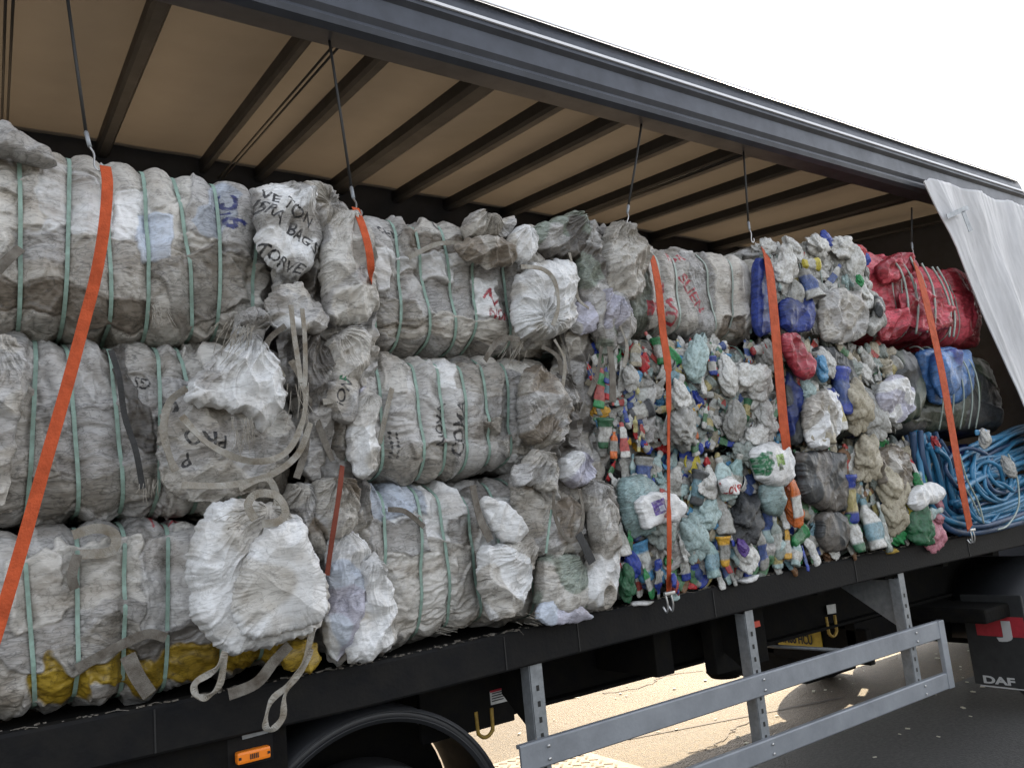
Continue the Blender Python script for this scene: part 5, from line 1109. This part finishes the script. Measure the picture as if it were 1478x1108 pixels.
bag('smaller grey bag hanging under the beige gathered sack', [(862, 420), (885, 425), (905, 440), (912, 475), (900, 500), (880, 490), (866, 460)], -.05, .08, 255, ['grey', 'lilac'], gather=(880, 425), th=1.3, amp=1.1, loops=[([(895, 470), (905, 500), (900, 530)], .025, 'loop')])
bag('small square lilac pouch hanging in the dark gap right of the rolled rim bag', [(828, 440), (848, 436), (858, 450), (856, 478), (838, 484), (824, 475)], -.04, .06, 257, ['lilac', 'grey'], th=.7, amp=.9)
bag('brown sack tied at its foot at the right end of the middle tier bale', [(752, 535), (775, 530), (795, 545), (812, 575), (818, 610), (802, 640), (775, 648), (752, 635), (746, 590)], -.03, .12, 259, ['brown', 'beige', 'grey'], gather=(775, 650), th=1.4, amp=1.1)
bag('dark folded drape right of the brown sack tied at its foot', [(790, 535), (815, 545), (830, 575), (838, 620), (836, 650), (822, 640), (808, 590), (792, 560)], .0, .07, 261, ['dark', 'grey', 'warm'], gather=(800, 540), th=1.3, amp=1.3, loops=[([(782, 500), (805, 515), (812, 545)], .03, 'loopd'), ([(800, 490), (815, 520), (812, 560)], .02, 'loop', -.1)])
bag('grey neck of bag flared out below the tied brown sack', [(768, 650), (790, 652), (800, 690), (805, 720), (788, 712), (770, 700), (742, 700), (738, 680), (755, 662)], -.08, .05, 263, ['beige', 'grey'], gather=(778, 650), th=1.3, amp=1.2)
bag('white crumpled bag tip above the hanging straps near the aqua bottle', [(806, 668), (825, 650), (846, 658), (852, 680), (842, 700), (820, 702), (808, 690)], -.05, .07, 265, ['white', 'lilac'], gather=(830, 652), th=.8, amp=1.1)
bag('rounded brown bale end with a dark loop at the right of the bottom bale', [(735, 690), (765, 700), (800, 705), (835, 725), (845, 765), (832, 798), (800, 805), (765, 800), (748, 760), (735, 720)], .0, .09, 267, ['brown', 'grey', 'beige'], th=.2, amp=.9,
    loops=[([(800, 700), (800, 740), (815, 775), (832, 775), (842, 745), (836, 705)], .022, 'loopd', -.12, .3), ([(796, 735), (792, 765), (788, 798)], .013, 'strapg', -.11, .1), ([(835, 770), (845, 790), (855, 812)], .05, 'coalweb', -.13, .1)])
bag('long grey drape falling beside the aqua bottle', [(835, 690), (862, 690), (880, 715), (886, 750), (878, 790), (862, 790), (850, 750), (838, 720)], -.01, .08, 269, ['grey', 'beige', 'dark'], gather=(850, 690), th=1.4, amp=1.3)
bag('pale sack standing on the deck left of the first rigid plastic bale', [(850, 735), (872, 715), (884, 740), (886, 800), (886, 860), (868, 882), (842, 880), (826, 850), (842, 820), (858, 790)], -.05, .09, 271, ['warm', 'white', 'beige'], gather=(872, 715), th=1.4, amp=1.1)
bag('translucent greenish bag on the deck with a lilac sheet under it', [(775, 805), (800, 798), (828, 800), (845, 830), (850, 870), (830, 888), (790, 892), (770, 870)], -.03, .09, 273, ['green', 'warm'], gather=(840, 805), th=.4, amp=.7)
bag('flat lilac sheet lying on the deck edge', [(778, 872), (805, 862), (830, 870), (856, 890), (830, 898), (790, 902), (772, 892)], -.07, .025, 275, ['lilac', 'blue'], th=.2, amp=.5)
bag('white flap of bag folded over the top of the bottom bluish bale', [(690, 720), (715, 720), (745, 738), (758, 765), (750, 785), (725, 780), (705, 755)], -.07, .04, 277, ['white', 'white'], th=-.9, amp=.8, loops=[([(682, 700), (692, 745), (708, 780)], .04, 'loopd', -.09, .2)])
bag('stained open bag fold bulging from the right of the bottom bluish bale', [(690, 790), (730, 782), (765, 770), (768, 800), (762, 850), (740, 890), (708, 895), (690, 850)], -.04, .08, 279, ['warm', 'beige', 'white'], gather=(765, 775), th=.3, amp=1.1)

bw = [o for o in bpy.data.objects if o.get('label', '').startswith('big bright white bag')][0]
sack('bag_fold', [(402, 752), (432, 750), (448, 790), (468, 842), (472, 882), (448, 905), (410, 912), (365, 925), (338, 905), (335, 865), (345, 820), (370, 775)], -.19, .09, 202, ['white', 'warm', 'white'], bw, th=1.1, scale=1.7, amp=.8, an=.35)
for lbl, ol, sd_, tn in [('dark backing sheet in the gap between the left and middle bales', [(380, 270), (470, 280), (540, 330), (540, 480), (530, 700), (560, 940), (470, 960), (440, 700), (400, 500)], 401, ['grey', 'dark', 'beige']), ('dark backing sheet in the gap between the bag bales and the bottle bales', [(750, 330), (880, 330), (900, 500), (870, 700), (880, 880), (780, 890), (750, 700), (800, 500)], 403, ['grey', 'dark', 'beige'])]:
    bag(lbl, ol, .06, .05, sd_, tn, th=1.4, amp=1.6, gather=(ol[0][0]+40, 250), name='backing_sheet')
# threads and frayed ends (too many to count)
rs = random.Random(9); fr = MB()
for (cx, cy, n_, l_, dx, dy, Y) in [(355, 478, 26, 30, -.4, 1, -.2), (350, 610, 22, 34, .1, 1, -.17), (325, 470, 16, 26, -.6, 1, -.15), (430, 560, 14, 50, .2, 1, -.2), (230, 445, 14, 20, .3, 1, -.08), (755, 890, 12, 24, .8, .2, -.08), (860, 520, 12, 30, .1, 1, -.1), (340, 745, 8, 30, -.7, .4, -.2), (640, 905, 12, 22, .9, .2, -.06), (215, 700, 14, 22, -.3, 1, -.08), (745, 500, 12, 26, -.3, 1, -.1)]:
    for i in range(n_):
        x = cx+rs.uniform(-16, 16); y = cy+rs.uniform(-10, 10); l = l_*rs.uniform(.4, 1.3); a_ = rs.uniform(-.5, .5)
        P = [at(x, y, Y=Y), at(x+dx*l*.5+a_*l*.4, y+dy*l*.5, Y=Y-.01), at(x+dx*l+a_*l, y+dy*l, Y=Y+.005)]
        fr.tube(catmull(P, 3), .0011, 3)
o = fr.build('frayed_threads', M['loop']); tag(o, 'fine pale threads fraying from the torn bags', 'threads', kind='stuff')

# ================================================================== orange load straps hanging from the roof
GS = 'orange load straps hung from the roof on elastic cords'
def strap_thing(label, cord, fit, web, Yw, w, m='orange', tw=.0, buckle=None, Yc=.10):
    c = at(*web[-1], Y=Yw[-1]); t = thing('load_strap', label, 'load strap', (float(c[0]), float(Yw[-1]), float(c[2])), GS)
    band(web, Yw, w, M[m], t, 'webbing', 8, tw)
    if cord: MB().tube([at(*p, Y=Yc) for p in cord], .006, 7).build('elastic_cord', M['cord'], t, True)
    if fit:
        a = at(*fit[0], Y=Yc*.8); b_ = at(*fit[1], Y=Yw[0]); mid = a*.6+b_*.4
        MB().tube([a, a*.9+mid*.1, mid], [.005, .008, .007], 8).build('end_ferrule', M['galv'], t, True)
        e = b_-mid; pts = [mid, mid+e*.3+np.array([.008, 0, 0]), mid+e*.8, mid+e*1.0+np.array([.012, 0, 0]), mid+e*.8+np.array([.024, 0, 0]), mid+e*.65+np.array([.022, 0, 0])]
        MB().tube(catmull(pts, 4), .0035, 7).build('hook', M['steel'], t, True)
    if buckle:
        c = at(*buckle, Y=Yw[-1]-.005); mb = MB()
        mb.box((c[0]-.032, c[1]-.012, c[2]-.01), (c[0]+.032, c[1]+.004, c[2]+.006), .003)
        for sx in (-.022, .012): mb.tube(catmull([(c[0]+sx, c[1], c[2]), (c[0]+sx+.004, c[1]-.004, c[2]-.05), (c[0]+sx+.008, c[1]+.012, c[2]-.085), (c[0]+sx+.006, c[1]+.03, c[2]-.06)], 4), .0045, 7)
        mb.build('buckle', M['steel'], t, True)
strap_thing('broad orange strap slanting down across the leftmost bales', [(97, -6), (110, 90), (124, 190)], [(124, 190), (138, 246)], [(152, 240), (155, 268), (150, 330), (138, 400), (120, 470), (96, 560), (62, 680), (34, 780), (0, 895), (-30, 990)], [-.01, -.06, -.09, -.10, -.11, -.14, -.18, -.2, -.22, -.24], .034)
strap_thing('orange strap mostly hidden behind the upright pale grey sack', [(472, 38), (490, 155), (507, 270)], [(507, 270), (515, 312)], [(513, 300), (521, 320), (529, 345), (534, 370), (536, 396), (537, 415)], [-.10, -.15, -.175, -.18, -.15, -.02], .03)
strap_thing('thin edge-on dark red strap end hanging beside the bottom white bags', None, None, [(494, 672), (491, 700), (486, 735), (479, 780), (472, 830)], [-.10, -.12, -.13, -.13, -.12], .018, m='oldorange', tw=.2)
strap_thing('orange strap that twists edge-on in front of the crushed bottle bales', [(928, 165), (918, 232), (907, 296)], [(907, 296), (904, 326)], [(940, 366), (945, 385), (951, 420), (957, 480), (963, 520), (965, 560), (965, 640), (965, 700), (966, 780), (965, 852)], [.0, -.06, -.09, -.10, -.11, -.12, -.13, -.14, -.16, -.10], [.06]*36+[.04]*8+[.022]*16+[.034]*13, buckle=(965, 855))
strap_thing('taut orange strap between the red-printed bale and the blue drums', [(1072, 205), (1076, 260), (1080, 320)], [(1080, 320), (1085, 350)], [(1104, 362), (1110, 385), (1116, 440), (1123, 520), (1130, 600), (1136, 650), (1142, 700)], [.0, -.08, -.13, -.15, -.15, -.13, -.03], .075, buckle=None)
strap_thing('orange strap over the scarlet bale and blue pipes by the curtain', [(1316, 300), (1316, 350)], [(1316, 350), (1318, 374)], [(1318, 374), (1328, 400), (1345, 470), (1360, 540), (1374, 620), (1388, 700), (1400, 762)], [.0, -.10, -.16, -.18, -.19, -.18, -.12], .085, buckle=(1402, 764))

# small litter lying on the deck edge
def scrap(label, ol, Y, tones, seed):
    c = at(*ol[0], Y=Y); t = thing('plastic_scrap', label, 'scrap', (float(c[0]), Y, float(c[2])), 'scraps lying on the deck edge'); sack('crumpled_film', ol, Y, .03, seed, tones, t, amp=.5, nr=20, nth=50)
scrap('shiny white scrap on the deck edge below the orange bottle', [(1063, 838), (1080, 832), (1092, 828), (1088, 838), (1072, 842)], -.0, ['white'], 301)
scrap('thin white scrap on the deck edge left of the strap buckle', [(912, 869), (930, 866), (942, 867), (930, 873), (915, 874)], .0, ['white'], 303)
scrap('yellow scrap on the deck edge below the crushed bottles', [(1278, 794), (1288, 791), (1294, 795), (1288, 799), (1279, 799)], .0, ['yellow'], 305)

rs = random.Random(19); db = MB()
for i in range(420):
    x = rs.uniform(.0, 6.6); c = camber(x); y = rs.choice([rs.uniform(.0, .02), rs.uniform(.02, .06)]); s_ = rs.uniform(.002, .007)
    a_ = rs.uniform(0, 3.1); R_ = Matrix.Rotation(a_, 3, 'Z'); db.box((x-s_*rs.uniform(1, 3), y-s_*.6, c+.0005), (x+s_, y+s_*.5, c+.0015+s_*.5), 0, R_)
for i in range(60):
    x = rs.uniform(.0, 6.6); c = camber(x)+.003; y = rs.uniform(-.004, .05); a_ = rs.uniform(-1, 1); l = rs.uniform(.02, .07)
    db.tube(catmull([(x, y, c), (x+l*.5, y-l*.25*a_, c+.004), (x+l, y-.03*a_, c-.002 if y > 0 else c-.02)], 3), .0011, 4)
o = db.build('litter_crumbs', M['loopd']); tag(o, 'crumbs and bits of straw scattered along the deck edge', 'litter', kind='stuff')
